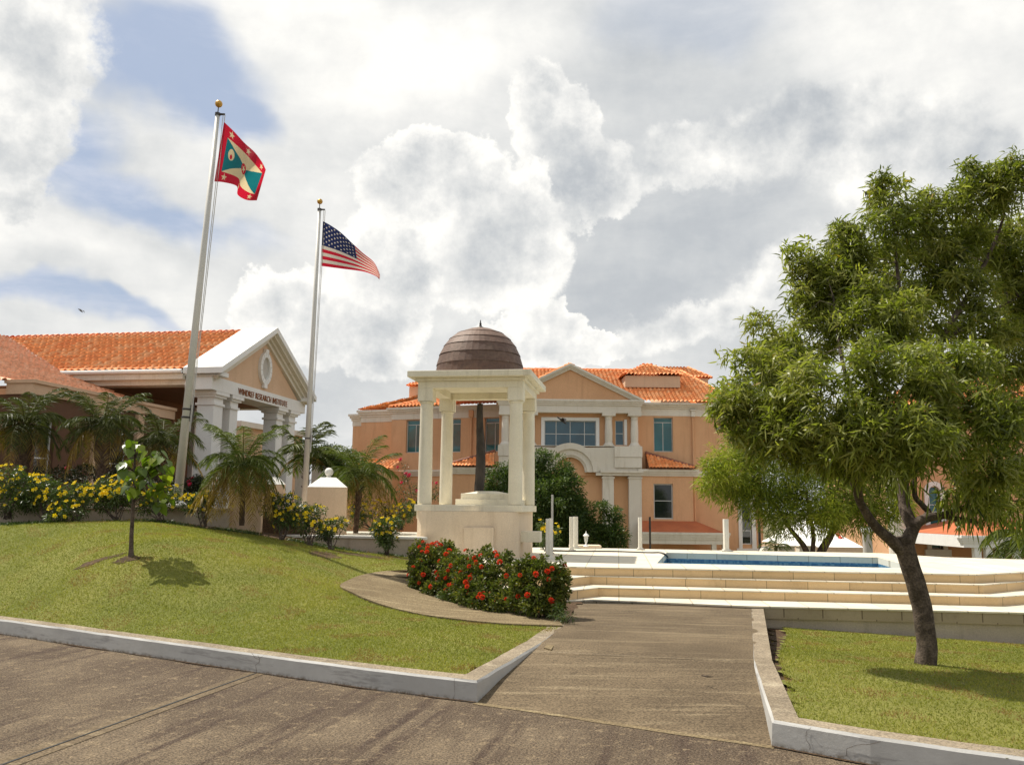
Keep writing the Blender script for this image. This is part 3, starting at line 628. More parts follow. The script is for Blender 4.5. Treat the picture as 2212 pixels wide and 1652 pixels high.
# curved side path
def resam(L, n):
    L = [Vector(p) for p in L]; O, _ = smooth_path(L, [1]*len(L), 8); O = [Vector(o) for o in O]; d = [0]
    for i in range(1, len(O)): d.append(d[-1]+(O[i]-O[i-1]).length)
    R = []
    for k in range(n):
        q = d[-1]*k/(n-1); i = max(1, int(np.searchsorted(d, q))); i = min(i, len(O)-1); f = (q-d[i-1])/(d[i]-d[i-1]+1e-9); R.append(O[i-1].lerp(O[i], f))
    return R
A = resam(pathO+[(-.9, 19.2, .68)], 80); B = resam(pathI+[(-.2, 18.6, .6)], 80); V = []; Fs = []
for a, b in zip(A, B): V += [(a.x, a.y, a.z-.25), (a.x, a.y, a.z+.012), (b.x, b.y, b.z+.012), (b.x, b.y, b.z-.2)]
for i in range(79):
    for r in range(3): q = 4*i+r; Fs.append((q, q+1, q+5, q+4))
MB().add(V, Fs).build('path', 'path', kind='structure')
# ---------------------------------------------------------------- steps, deck and pool
def zb(z, pts, left, right): return left+pts+right
L0 = [(.0, 14.1), (.87, 14.58), (1.51, 15.15)]; L0 = [(0.1, 14.1), (.87, 14.75), (1.42, 15.08), PZ(1616, 1307.6, .235)[:2], PZ(1966, 1316, .235)[:2], PZ(2340, 1325, .235)[:2], (14, 13.1)]
back = [(13.5, 19), (9.6, 18), (8.8, 16.7), (7.7, 16.45), (1.5, 17.25), (-1, 18)]
L1 = [(-.1, 15.), PZ(1216, 1276, .39)[:2], PZ(1293, 1268, .39)[:2], PZ(2155, 1288, .39)[:2], PZ(2212, 1284, .39)[:2], (13, 16.6)]
L2 = [(-.1, 15.7), PZ(1227, 1248, .545)[:2], PZ(1275, 1243, .545)[:2], PZ(2123, 1262, .545)[:2], PZ(2212, 1254, .545)[:2], (14, 18)]
DK = [(-1.2, 17.), (.3, 16.45), PZ(1262, 1224, .7)[:2], PZ(2107, 1240, .7)[:2], PZ(2212, 1235, .7)[:2], (12.6, 18.2), (14, 19.5)]
fr = [PZ(2040, 1203, .7)[:2], PZ(1900, 1194, .7)[:2], PZ(1530, 1188, .7)[:2], PZ(1330, 1184, .7)[:2], PZ(1180, 1182, .7)[:2], (-.8, 23.2), (-2.5, 20)]
pool = [PZ(x, y, .7)[:2] for x, y in ((1419, 1216), (1983, 1227), (1896, 1203.5), (1440, 1193))]
def step(name, P, z0, z1, nose=.02, **k):
    mb = MB(); mb.prism(P, z0, z1-.02); o = mb.build(name, 'riser', kind='structure')
    c = Vector((7, 19)); Q = []
    n = len(P)
    for i, p in enumerate(P):
        a = Vector(P[i-1]); b = Vector(P[(i+1) % n]); e = (b-a).normalized(); Q.append((p[0]+e.y*nose, p[1]-e.x*nose))
    MB().prism(Q, z1-.02, z1).build('tread', 'deck', o, bevel=.005)
    return o
step('steps', L1+back, .0, .39); step('steps', L2+back, .3, .545)
# lowest step with its retaining wall
P = L0+back
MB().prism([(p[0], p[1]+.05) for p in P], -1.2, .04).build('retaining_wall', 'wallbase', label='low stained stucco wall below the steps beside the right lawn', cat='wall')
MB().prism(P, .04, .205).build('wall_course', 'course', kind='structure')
MB().prism([(p[0], p[1]-.02) for p in P], .205, .235).build('steps', 'deck', kind='structure', bevel=.006)
# deck sheet around the pool
outer = DK+fr; nO = len(outer)
V = [(*p, .7) for p in outer]+[(*p, .7) for p in pool]; bmh = __import__('bmesh').new()
ov = [bmh.verts.new(v) for v in V[:nO]]; iv = [bmh.verts.new(v) for v in V[nO:]]
ed = [bmh.edges.new((ov[i], ov[(i+1) % nO])) for i in range(nO)]+[bmh.edges.new((iv[i], iv[(i+1) % 4])) for i in range(4)]
__import__('bmesh').ops.triangle_fill(bmh, edges=ed, use_beauty=True)
for f in bmh.faces:
    if f.normal.z < 0: f.normal_flip()
me = bpy.data.meshes.new('pool_deck'); bmh.to_mesh(me); bmh.free(); me.materials.append(M['deck']); link('pool_deck', me, None, kind='structure')
mb = MB(); n = len(DK); P = DK
for i in range(nO):
    a = outer[i]; b = outer[(i+1) % nO]; mb.add([(*a, .678), (*b, .678), (*b, .7), (*a, .7)], [(0, 1, 2, 3)])
mb.build('deck_edge', 'deck', kind='structure')
mb = MB()
for i in range(nO):
    a = Vector(outer[i]); b = Vector(outer[(i+1) % nO]); e = (b-a).normalized(); o_ = Vector((-e.y, e.x))*.02; a = a+o_; b = b+o_
    mb.add([(*a, -1.5), (*b, -1.5), (*b, .679), (*a, .679)], [(0, 1, 2, 3)])
mb.build('deck_wall', 'riser', kind='structure')
pt = thing('pool', 'rectangular blue mosaic pool sunk in the pale terrace above the steps', 'pool', (5.8, 19, .1))
for nm, z0, z1, mt in (('coping_wall', .56, .699, 'poolstone'), ('mosaic_wall', -.6, .56, 'mosaic')):
    mb = MB()
    for i in range(4):
        a = pool[i]; b = pool[(i+1) % 4]; mb.add([(*a, z0), (*b, z0), (*b, z1), (*a, z1)], [(3, 2, 1, 0)])
    mb.build(nm, mt, pt)
MB().add([(*p, -.6) for p in pool], [(0, 1, 2, 3)]).build('pool_floor', 'mosaic', pt)
MB().add([(*p, .47) for p in pool], [(0, 1, 2, 3)]).build('water', 'water', pt)
# ---------------------------------------------------------------- architecture helpers
def frame(o, ang):   # local x along the wall, y into the building; ang = rotation about z
    return Matrix.Translation(Vector(o)) @ Matrix.Rotation(ang, 4, 'Z')
def fp(T, x, y, yy=0.):
    Ti = T.inverted(); o = Ti @ Vector((0, 0, EYE)); d = (Ti.to_3x3()) @ Vector(ray(x, y)); k = (yy-o.y)/d.y; p = o+d*k; return p.x, p.z
def c4(x, y): return (1109.4+.2686*x, 751+.2686*y)
def c3(x, y): return (716.9+.2686*x, 665.7+.2686*y)
def wall_open(mb, x0, x1, z0, z1, ops, y0, y1):
    xs = sorted({x0, x1, *[q for o in ops for q in o[:2] if x0 < q < x1]}); zs = sorted({z0, z1, *[q for o in ops for q in o[2:] if z0 < q < z1]})
    for i in range(len(xs)-1):
        j = 0
        while j < len(zs)-1:
            def op(j): cx = (xs[i]+xs[i+1])/2; cz = (zs[j]+zs[j+1])/2; return any(o[0] < cx < o[1] and o[2] < cz < o[3] for o in ops)
            if op(j): j += 1; continue
            k = j
            while k+1 < len(zs)-1 and not op(k+1): k += 1
            mb.box(xs[i], xs[i+1], y0, y1, zs[j], zs[k+1]); j = k+1
def window(T, par, x0, x1, z0, z1, y, vx=(), hz=(), fw=.045, g='teal', vz=None, fmat='frame', **k):
    mb = MB(T); mb.box(x0, x0+fw, y, y+.06, z0, z1).box(x1-fw, x1, y, y+.06, z0, z1).box(x0+fw, x1-fw, y, y+.06, z0, z0+fw).box(x0+fw, x1-fw, y, y+.06, z1-fw, z1)
    for q in hz: mb.box(x0+fw, x1-fw, y+.005, y+.055, q-.018, q+.018)
    for q in vx: mb.box(q-.018, q+.018, y+.008, y+.052, z0+fw, (vz or z1-fw))
    f = mb.build('window', fmat, par, **k); MB(T).box(x0+.02, x1-.02, y+.03, y+.045, z0+.02, z1-.02).build('pane', g, f); return f
def cornice(mb, x0, x1, y0, z0, z1, steps=3, out=.3, endl=1, endr=1, depth=.3):
    """stack of slabs, projecting more towards the top; y0 = wall face"""
    h = (z1-z0)/steps
    for i in range(steps):
        o = out*(.35+.65*(i/(steps-1) if steps > 1 else 1)); mb.box(x0-o*endl, x1+o*endr, y0-o, y0+depth, z0+i*h, z0+(i+1)*h-(.0 if i == steps-1 else .0))
# ================================================================ main building
T0 = frame((0, 45, 0), 0)
def X4(x, y=900, yy=0.): return fp(T0, *c4(x, y), yy)[0]
def Z4(y, x=800, yy=0.): return fp(T0, *c4(x, y), yy)[1]
mbd = thing('main_building', 'two storey orange and cream building with central pediment and tiled roofs behind the pool', 'building', (3, 45, -3.4))
YB = -1.0   # portico body face (local y), bay face
xr0, xr1 = X4(940), X4(1830)
wU = (X4(1130), X4(1285), Z4(836, 1200), Z4(560, 1200)); wL = (X4(1127, 1230, -.9), X4(1283, 1230, -.9), Z4(1376, 1200, -.9), Z4(1092, 1200, -.9))
zc0, zc1 = Z4(550, 1300), Z4(448, 1300)
w4 = (X4(1838, 1480), X4(1915, 1480), Z4(1580, 1880), Z4(1370-330, 1880))
mb = MB(T0); wall_open(mb, xr0, X4(1990), -3.4, zc0, [wU, w4], 0, .35); mb.build('wall', 'orange', mbd)
mb = MB(T0); mb.box(xr0, xr1+2.5, -.03, .35, zc0, Z4(492, 1300)); cornice(mb, xr0, xr1+2.5, 0, Z4(492, 1300), zc1, 3, .3); mb.build('cornice', 'stone', mbd)
window(T0, mbd, *wU, .14, vx=[(wU[0]+wU[1])/2], hz=[Z4(600, 1200)], vz=Z4(600, 1200))
mb = MB(T0); mb.box(w4[0]-.18, w4[0], -.06, .3, w4[2]-.2, w4[3]).box(w4[1], w4[1]+.22, -.06, .3, w4[2]-.2, w4[3]).box(w4[0]-.3, w4[1]+.35, -.09, .3, w4[2]-.9, w4[2]-.2); mb.build('window_surround', 'white', mbd)
window(T0, mbd, *w4, .1, hz=[Z4(1470, 1880), Z4(1260, 1880)], g='darkglass', fmat='white')
# lower bay beside the portico
b0, b1 = X4(1000, 1200, -.9), X4(1446, 1200, -.9); zm = Z4(978, 1200, -.9)
mb = MB(T0); wall_open(mb, b0, b1, -3.4, Z4(1032, 1200, -.9), [wL], -.9, -.6); mb.box(b1-.25, b1, -.6, 0, -3.4, Z4(1032, 1200, -.9)); mb.build('bay_wall', 'orange', mbd)
mb = MB(T0); cornice(mb, b0, b1+.05, -.9, Z4(1032, 1200, -.9), zm, 3, .22, 0, 1, .9); mb.box(b1+.2, X4(1990), -.12, .1, Z4(1035, 1200), Z4(990, 1200)); mb.build('string_course', 'stone', mbd)
window(T0, mbd, *wL, -.8, hz=[Z4(1230, 1200, -.9)], g='darkglass', fw=.06)
def lean_roof(xa, xb, flip, mt='tile'):
    z0 = zm+.02; zt = Z4(850, 1070); O = (xa, 43.8, z0); L = xb-xa; b = np.array((0, 1.2, zt-z0)); bl = np.linalg.norm(b)
    poly = [(0, 0), (L, 0), (L*.98, .12*bl), (0, bl)] if not flip else [(0, 0), (L, 0), (L, bl), (.02*L, .12*bl)]
    tile_roof('lower_roof', O, (1, 0, 0), b, poly, mbd, mt, w=.17, c=.34, h=.05)
    A = (xa if not flip else xb, 45-.02, zt+.03); B = (xb+.05 if not flip else xa-.05, 43.95, z0+.1); ridge('ridge_cap', A, B, mbd, .09, 'tiledark')
    mb = MB(); mb.add([(xa, 43.82, z0-.02), (xb, 43.82, z0-.02), (xa, 45, z0-.02), (xb, 45, z0-.02), ((xa if not flip else xb), 45, zt-.05)], [(0, 1, 4), (0, 2, 3, 1), (0, 4, 2) if not flip else (1, 3, 4)]); mb.build('roof_underlay', 'brownwall', mbd)
lean_roof(X4(1062, 970), X4(1425, 970), False)
# terracotta canopy and its beam
yb = -2.3
ca0, ca1 = X4(1035, 1480, yb), X4(1720, 1480, yb); zb1, zb0 = Z4(1484, 1400, yb), Z4(1562, 1400, yb); ztp = Z4(1392, 1250, -.9)
mb = MB(T0); mb.add([(ca0, yb, zb1), (ca1-.12, yb, zb1), (ca1-.12, -.02, zb1+.05), (X4(1450, 1400, -.9)+.1, -.9, ztp), (ca0, -.9, ztp), (X4(1450, 1400), -.02, ztp+.0)],
   [(0, 1, 3, 4), (1, 2, 5, 3)]); o = mb.build('canopy_roof', 'terracotta', mbd); s = o.modifiers.new('thick', 'SOLIDIFY'); s.thickness = .04
for q in (.25, .5, .75):
    pass
mb = MB(T0); cornice(mb, ca0, ca1, yb, zb0+.12, zb1, 3, .12, 0, 1, .25); mb.box(ca0, ca1, yb, yb+.25, zb0-.1, zb0+.12); mb.build('canopy_beam', 'stone', mbd)
mb = MB(T0)
for q in (X4(1615, 1600, yb), X4(1700, 1600, yb)): mb = MB(T0); mb.box(q-.11, q+.11, yb+.02, yb+.24, -3.4, zb0-.1); mb.build('canopy_post', 'stone', mbd)
# portico: body, arch, plinth
pc = X4(455, 900, YB); ph = X4(1030, 900, YB)-pc
def XP(x, y=900): return X4(x, y, YB)
def ZP(y, x=455): return Z4(y, x, YB)
z_pl0, z_pl1 = ZP(1002, 800), ZP(792, 800); z_en0, z_en1 = ZP(522, 600), ZP(418, 600)
wC = (XP(250), XP(670), ZP(792), ZP(580)); wS = (XP(828), XP(897), ZP(778, 860), ZP(578, 860)); wS2 = (2*pc-wS[1], 2*pc-wS[0], wS[2], wS[3])
mb = MB(T0); wall_open(mb, pc-ph, pc+ph-.1, z_pl1, z_en0, [wC, wS, wS2], YB+.45, YB+.8); mb.box(pc+ph-.35, pc+ph-.1, YB+.8, .1, z_pl1, z_en0); mb.box(pc-ph, pc-ph+.25, YB+.8, .1, z_pl1, z_en0); mb.build('portico_wall', 'orange', mbd)
mb = MB(T0); f = .17; x0, x1, z0, z1 = wC; yy = YB+.38
mb.box(x0-f, x0, yy, yy+.2, z0, z1+f).box(x1, x1+f, yy, yy+.2, z0, z1+f).box(x0, x1, yy, yy+.2, z1, z1+f); mb.build('window_surround', 'white', mbd); mb = MB(T0)
x0, x1, z0, z1 = wS; mb.box(x1+.02, x1+.16, yy, yy+.2, z0, z1+.05); mb.build('window_surround', 'white', mbd)
window(T0, mbd, *wC, YB+.5, vx=[XP(345), XP(460), XP(577)], hz=[ZP(687)], g='blueglass', fw=.04)
for w_ in (wS, wS2): window(T0, mbd, *w_, YB+.52, hz=[ZP(684, 860)], g='blueglass', fw=.035)
# entablature
mb = MB(T0); mb.box(pc-ph, pc+ph, YB, YB+.6, z_en0, ZP(462)).box(pc-ph, pc+ph, YB+.6, .1, z_en0+.05, ZP(462)); cornice(mb, pc-ph, pc+ph, YB, ZP(462), z_en1, 3, .16, 1, 1, 1.1); mb.build('entablature', 'stone', mbd)
# pediment
za = ZP(128); hh = ph+.16; mb = MB(T0); th = .27; k = (za-z_en1)/hh
mb.slabxz([(pc-hh+.5, z_en1), (pc+hh-.5, z_en1), (pc, za-.3)], YB+.1, YB+.4); mb.build('tympanum', 'orange', mbd)
for s in (-1, 1):
    mb = MB(T0)
    for j, (o, a0, a1) in enumerate(((-.17, 0., .11), (-.09, .11, .2), (-.02, .2, .3))):
        P = [(pc, za-a0), (pc, za-a1), (pc+s*(hh-a1/k), z_en1), (pc+s*(hh-a0/k), z_en1)]
        if s > 0: P = P[::-1]
        mb.slabxz([(a, b+.001*j) for a, b in P][::1], YB+o, YB+.5+.01*j)
    mb.build('raking_cornice', 'stone', mbd)
for s in (-1, 1):       # tile slopes of the portico roof
    b = np.array((-s*hh, 0, za-z_en1)); L = np.linalg.norm(b)
    tile_roof('portico_roof', (pc+s*hh, 45+YB+.4, z_en1+.02), (0, 1, 0), b, [(0, 0), (6.2, 0), (6.2, L), (0, L)], mbd, 'tile', c=.36)
# plinth with arch hump
mb = MB(T0); ra, rb = (1000-766)*.00644, 0; ax = pc; az_ = z_pl0
R1 = ZP(766)-z_pl0; R0 = ZP(878)-z_pl0; Rm = (R0+R1)/2
def arcband(mb, r0, r1, y0, y1, n=28):
    V = []; Fs = []
    for i in range(n+1):
        q = math.pi*i/n; c, s = math.cos(q), math.sin(q)
        V += [(ax+r0*c, y0, az_+r0*s), (ax+r1*c, y0, az_+r1*s), (ax+r1*c, y1, az_+r1*s), (ax+r0*c, y1, az_+r0*s)]
    for i in range(n):
        a = 4*i; b = a+4; Fs += [(a, a+1, b+1, b), (a+1, a+2, b+2, b+1), (a+3, a, b, b+3)]
    mb.add(V, Fs)
mb = MB(T0); arcband(mb, Rm+.05, R1, YB-.12, YB+.3); arcband(mb, R0+.1, Rm+.06, YB-.02, YB+.3); arcband(mb, R0, R0+.11, YB+.06, YB+.3); mb.build('arch', 'stone', mbd, smooth=False)
for s in (-1, 1):
    mb = MB(T0)
    # spandrel block with a curved inner side
    n = 12; P = [(ax+s*(Rm+.1)*math.cos(q), az_+(Rm+.1)*math.sin(q)) for q in np.linspace(0, math.asin(min(1, (z_pl1-z_pl0)/(Rm+.1))), n)]
    P = P+[(pc+s*ph, z_pl1), (pc+s*ph, z_pl0)]
    if s > 0: P = P[::-1]
    mb.slabxz(P, YB, YB+.6)
    a, b = (pc+.62*ph, pc+ph) if s > 0 else (pc-ph, pc-.62*ph)
    mb.box(a, b, YB-.1, YB+.002, z_pl0+.25, z_pl1-.55).box(a-.04*(s < 0)-.0, b+.02*(s > 0), YB-.14, YB+.003, z_pl1-.54, z_pl1+.001)
    mb.box(min(pc+s*.42*ph, pc+s*(ph+.06)), max(pc+s*.42*ph, pc+s*(ph+.06)), YB-.2, YB+.004, z_pl0-.02, z_pl0+.1).box(min(pc+s*.36*ph, pc+s*(ph+.04)), max(pc+s*.36*ph, pc+s*(ph+.04)), YB-.1, YB+.5, z_pl0-.16, z_pl0-.02)
    mb.build('portico_plinth', 'stone', mbd)
mb = MB(T0); mb.box(pc-ph+.02, pc+ph-.02, YB+.4, YB+.7, -3.4, z_pl0-.16).box(pc-ph+.03, pc+ph-.03, YB+.3, YB+.69, z_pl0-.16, z_pl1-.01); mb.box(pc+ph-.3, pc+ph-.02, YB+.7, .1, -3.4, z_pl1-.02); mb.build('portico_lower_wall', 'orange', mbd)
MB(T0).box(pc-ph, pc+ph, YB+.05, YB+1.1, z_pl1-.012, z_pl1+.02).build('balcony_slab', 'stone', mbd)
for x_ in (980, 762):
    for s in (-1, 1):
        xx = pc+s*(XP(x_, 1200)-pc); wd = .32 if x_ == 980 else .28
        mb = MB(T0); mb.box(xx-wd, xx+wd, YB+.0, YB+.4, -3.4, z_pl0-.3).box(xx-wd-.04, xx+wd+.04, YB-.04, YB+.4, z_pl0-.3, z_pl0-.22).box(xx-wd+.02, xx+wd-.02, YB+.01, YB+.4, z_pl0-.22, z_pl0-.16); mb.build('pilaster', 'stone', mbd)
for x_ in (977, 768):
    for s in (-1, 1):
        xx = pc+s*(XP(x_, 650)-pc); H = z_en0-z_pl1; o = T0 @ Vector((xx, YB+.22, z_pl1))
        mb = MB(); mb.lathe(o, [(.29, 0), (.29, .07), (.245, .1), (.225, .14), (.19, .2), (.2, H*.4), (.175, H-.34), (.2, H-.3), (.175, H-.28), (.185, H-.2), (.26, H-.14)], 24)
        mb.box(o.x-.34, o.x+.34, o.y-.24, o.y+.3, o.z+H-.14, o.z+H); mb.build('column', 'stone', mbd, smooth=False)
# main roof
Zc = Z4(445, 1300, -.4)
RA = fp(T0, *c4(1350, 235), 5); RB = fp(T0, *c4(700, 184), 5); EZ = zc1+.0
eL = -9.5; eR = X4(1795, 440, -.35)+.1; yr = 5.2; zr = RB[1]
b = np.array((0, yr+.35, zr-EZ)); bl = np.linalg.norm(b)
xhr = RA[0]
tile_roof('roof', (0, 45-.35, EZ), (1, 0, 0), b, [(pc+.5, 0), (eR, 0), (xhr, bl), (-3.8, bl), (-3.8, 0)], mbd)
bR = np.array((xhr-eR, 0, zr-EZ)); lR = np.linalg.norm(bR)
tile_roof('roof', (eR, 45-.35, EZ), (0, 1, 0), bR, [(0, 0), (11, 0), (5.5, lR)], mbd)
ridge('ridge_cap', (-3.8, 45+yr, zr+.06), (xhr, 45+yr, zr+.06), mbd); ridge('ridge_cap', (xhr, 45+yr, zr+.06), (eR, 45-.3, EZ+.06), mbd)
# roof monitor box on the right
mx0, mx1 = fp(T0, *c4(898, 270), 1.6)[0], fp(T0, *c4(1340, 270), 1.6)[0]; mz1 = fp(T0, *c4(1100, 226), 1.6)[1]; mz0 = fp(T0, *c4(1100, 315), 1.6)[1]
MB(T0).box(mx0, mx1, 1.6, 5.5, mz0-.02, mz1).build('roof_monitor', 'sand', mbd)
mt = fp(T0, *c4(1130, 142), 3.4)[1]; b = np.array((0, 2., mt-mz1)); L = np.linalg.norm(b); mc = (mx0+mx1)/2
tile_roof('monitor_roof', (0, 46.45, mz1), (1, 0, 0), b, [(mx0-.15, 0), (mx1+.15, 0), (mc+.25, L), (mc-.25, L)], mbd)
b = np.array((mc-mx1-.4, 0, mt-mz1)); L = np.linalg.norm(b); tile_roof('monitor_roof', (mx1+.15, 46.45, mz1), (0, 1, 0), b, [(0, 0), (4, 0), (2, L)], mbd)
b = np.array((mc-mx0+.4, 0, mt-mz1)); L = np.linalg.norm(b); tile_roof('monitor_roof', (mx0-.15, 46.45, mz1), (0, 1, 0), b, [(0, 0), (4, 0), (2, L)], mbd)
ridge('ridge_cap', (mc, 48.4, mt+.04), (mx1+.15, 46.5, mz1+.06), mbd, .08); ridge('ridge_cap', (mc, 48.4, mt+.04), (mx0-.15, 46.5, mz1+.06), mbd, .08)
# second turret behind
tx0, tx1 = fp(T0, *c4(1375, 270), 9)[0], fp(T0, *c4(1565, 270), 9)[0]; tz1 = fp(T0, *c4(1500, 246), 9)[1]; tt = fp(T0, *c4(1410, 168), 10.5)[1]
MB(T0).box(tx0-1.5, tx1, 9, 13, tz1-2.2, tz1).build('roof_turret', 'peach', mbd)
b = np.array((0, 1.6, tt-tz1)); L = np.linalg.norm(b); tile_roof('turret_roof', (0, 53.85, tz1), (1, 0, 0), b, [(tx0-1.6, 0), (tx1+.2, 0), (tx0+.5, L), (tx0-1.6, L)], mbd)
b = np.array((tx0+.5-tx1-.2, 0, tt-tz1)); L = np.linalg.norm(b); tile_roof('turret_roof', (tx1+.2, 53.85, tz1), (0, 1, 0), b, [(0, 0), (4, 0), (1.6, L)], mbd)
ridge('ridge_cap', (tx0+.5, 55.4, tt+.05), (tx1+.2, 53.9, tz1+.05), mbd, .09)
# rainwater pipes
for px_, y0_, y1_, yy in ((1440, 560, 975, -.1), (1452, 1060, 1392, -.1)):
    xx = X4(px_, 700 if y0_ < 900 else 1200); MB(T0).tube([(xx, yy, Z4(y1_, px_)), (xx, yy, Z4(y0_, px_))], .05, 8).build('downpipe', 'orange', mbd)
xx = X4(1440, 540); MB(T0).box(xx-.1, xx+.1, -.18, -.032, Z4(556, 1440), Z4(500, 1440)).box(xx-.15, xx+.15, -.22, -.034, Z4(510, 1440), Z4(500, 1440)).build('pipe_hopper', 'stone', mbd)
# ---- left wing, turned away
PT = lambda x, y, z: PZ(x, y, z)
TL = frame((-.51, 46.35, 0), math.radians(-20.5))
def XL(x, y=1000, yy=0.): return fp(TL, *c3(x, y), yy)[0]
def ZL_(y, x=700, yy=0.): return fp(TL, *c3(x, y), yy)[1]
lw0 = XL(478); wins = [(XL(597), XL(740)), (XL(895), XL(1036)), (XL(1228), XL(1385))]; zw = (ZL_(1160), ZL_(896))
ops = [(a, b, *zw) for a, b in wins]; sm = (XL(972, 1420), XL(1024, 1420), ZL_(1440, 1000), ZL_(1404, 1000))
lzc0, lzc1 = ZL_(892), ZL_(797)
mb = MB(TL); wall_open(mb, lw0, .8, -3.4, lzc0, ops+[sm], 0, .35); mb.box(lw0, lw0+.3, .35, 3, -3.4, lzc0); mb.build('wall', 'orange', mbd)
for a, b in wins: window(TL, mbd, a, b, *zw, .14, vx=[(a+b)/2], hz=[ZL_(936)], vz=ZL_(936))
window(TL, mbd, *sm, .14, g='darkglass')
mb = MB(TL); mb.box(lw0, .9, -.03, .35, lzc0, ZL_(842)); cornice(mb, lw0, .9, 0, ZL_(842), lzc1, 3, .24, 1, 0, .5); mb.build('cornice', 'stone', mbd)
mb = MB(TL); cornice(mb, lw0, .9, 0, ZL_(1350), ZL_(1300), 3, .22, 1, 0, .3); mb.build('string_course', 'stone', mbd)
l2 = XL(236, 950, .8); l3 = XL(168, 980, 1.3)
MB(TL).box(l2, lw0+.1, .8, 3, -3.4, fp(TL, *c3(350, 916), .8)[1]).box(l3, l2+.1, 1.3, 3.4, -3.4, fp(TL, *c3(200, 948), 1.3)[1]).build('wall', 'orange', mbd)
mb = MB(TL); z0, z1 = fp(TL, *c3(350, 916), .8)[1], fp(TL, *c3(350, 820), .8)[1]; mb.box(l2-.02, lw0+.1, .77, 3, z0, z0+.3); cornice(mb, l2, lw0, .8, z0+.3, z1, 3, .22, 1, 0, 2.2)
z0, z1 = fp(TL, *c3(200, 948), 1.3)[1], fp(TL, *c3(200, 853), 1.3)[1]; mb.box(l3-.02, l2, 1.27, 3.4, z0, z0+.3); cornice(mb, l3, l2-.3, 1.3, z0+.3, z1, 3, .22, 1, 0, 2.2); mb.build('cornice', 'stone', mbd)
xx = XL(1125); MB(TL).tube([(xx, -.08, ZL_(1240)), (xx, -.08, ZL_(880))], .06, 8).box(xx-.12, xx+.12, -.2, -.033, ZL_(890), ZL_(835)).build('downpipe', 'orange', mbd)
# left wing roof
e0 = l2-.1; zt_ = fp(TL, *c3(620, 702), 3.2)[1]; rz = 4.6; zrt = lzc1+(zt_-lzc1)*(rz/3.2)
def loc2w(v): return np.array(TL @ Vector(v))
ex = np.array(TL.to_3x3() @ Vector((1, 0, 0))); ey = np.array(TL.to_3x3() @ Vector((0, 1, 0)))
b = ey*(rz+.2)+np.array((0, 0, zrt-lzc1)); L = np.linalg.norm(b)
tile_roof('roof', loc2w((0, -.2, lzc1)), ex, b, [(lw0-.1, 0), (3.2, 0), (3.2, L), (lw0+3.6, L)], mbd)
b2 = ex*4.2+np.array((0, 0, zrt-lzc1)); L2 = np.linalg.norm(b2)
tile_roof('roof', loc2w((e0, -.2, lzc1)), ey, b2, [(.6, 0), (9, 0), (4.8, L2)], mbd)
ridge('ridge_cap', loc2w((lw0-.1, -.2, lzc1+.05)), loc2w((lw0+3.6, rz, zrt+.06)), mbd, .09)
tA = fp(TL, *c3(622, 670), 3.2)[0]; z0, z1 = fp(TL, *c3(650, 708), 3.2)[1], fp(TL, *c3(650, 630), 3.2)[1]
MB(TL).box(tA, tA+2.4, 3.2, 5.4, z0-.5, z1).build('roof_turret', 'peach', mbd)
b = ey*1.1+np.array((0, 0, .7)); tile_roof('turret_roof', loc2w((0, 3., z1)), ex, b, [(tA-.15, 0), (tA+2.6, 0), (tA+1.5, 1.3), (tA+1.0, 1.3)], mbd)
b = ex*1.2+np.array((0, 0, .7)); tile_roof('turret_roof', loc2w((tA-.15, 3., z1)), ey, b, [(0, 0), (2.5, 0), (1.25, 1.39)], mbd)
# lean-to roofs on the left of the portico and far left
lx0, lx1 = X4(2*455-1425, 970), X4(2*455-1062, 970); lean_roof(lx0, lx1, True)
mb = MB(T0); mb.box(lx0, lx1+.3, -.9, .2, -3.4, Z4(1032, 1200, -.9)); mb.build('bay_wall', 'orange', mbd)
mb = MB(T0); cornice(mb, lx0, lx1+.3, -.9, Z4(1032, 1200, -.9), zm, 3, .22, 1, 0, .9); mb.build('string_course', 'stone', mbd)
q0 = fp(TL, *c3(270, 1300), -1.6); q1 = fp(TL, *c3(478, 1300), -1.6); b = ey*1.5+np.array((0, 0, .62))
tile_roof('lower_roof', loc2w((0, -1.6, q0[1])), ex, b, [(q0[0]-1.5, 0), (q1[0], 0), (q1[0]-.1, 1.6), (q0[0]-1.5, 1.6)], mbd)
MB(TL).box(q0[0]-1.5, q1[0], -1.5, 0, -3.4, q0[1]-.05).build('bay_wall', 'orange', mbd)
# ================================================================ right-hand building beyond the tree
T1 = frame((0, 40, 0), 0)
def R(x, y, yy=0.): return fp(T1, x, y, yy)
rb = thing('arched_window_building', 'orange building with a tall arched window and banded cream column behind the big tree', 'building', (20, 40, -3.4))
wx0, wx1 = R(2008, 1120)[0], R(2033, 1120)[0]; wz0, wz1 = R(2020, 1186)[1], R(2020, 1062)[1]; wr = (wx1-wx0)/2
mb = MB(T1); wall_open(mb, R(1921, 1100)[0], R(2500, 1100)[0], -3.4, R(2100, 880)[1], [(wx0, wx1, wz0, wz1+wr)], 0, .4); mb.box(R(1921, 1100)[0], R(1921, 1100)[0]+.3, .4, 8, -3.4, R(2100, 880)[1]); mb.build('wall', 'orange', rb)
mb = MB(T1); f = .2; mb.box(wx0-f, wx0, -.08, .2, wz0, wz1).box(wx1, wx1+f, -.08, .2, wz0, wz1).box(wx0-f-.12, wx1+f+.12, -.14, .2, wz0-.32, wz0)
n = 16; V = []; Fs = []
for i in range(n+1):
    q = math.pi*i/n
    for r_, y_ in ((wr, -.08), (wr+f, -.08), (wr+f, .0), (wr, .2)): V.append(((wx0+wx1)/2+r_*math.cos(q), y_, wz1+r_*math.sin(q)))
for i in range(n): a = 4*i; Fs += [(a, a+1, a+5, a+4), (a+1, a+2, a+6, a+5), (a+3, a, a+4, a+7)]
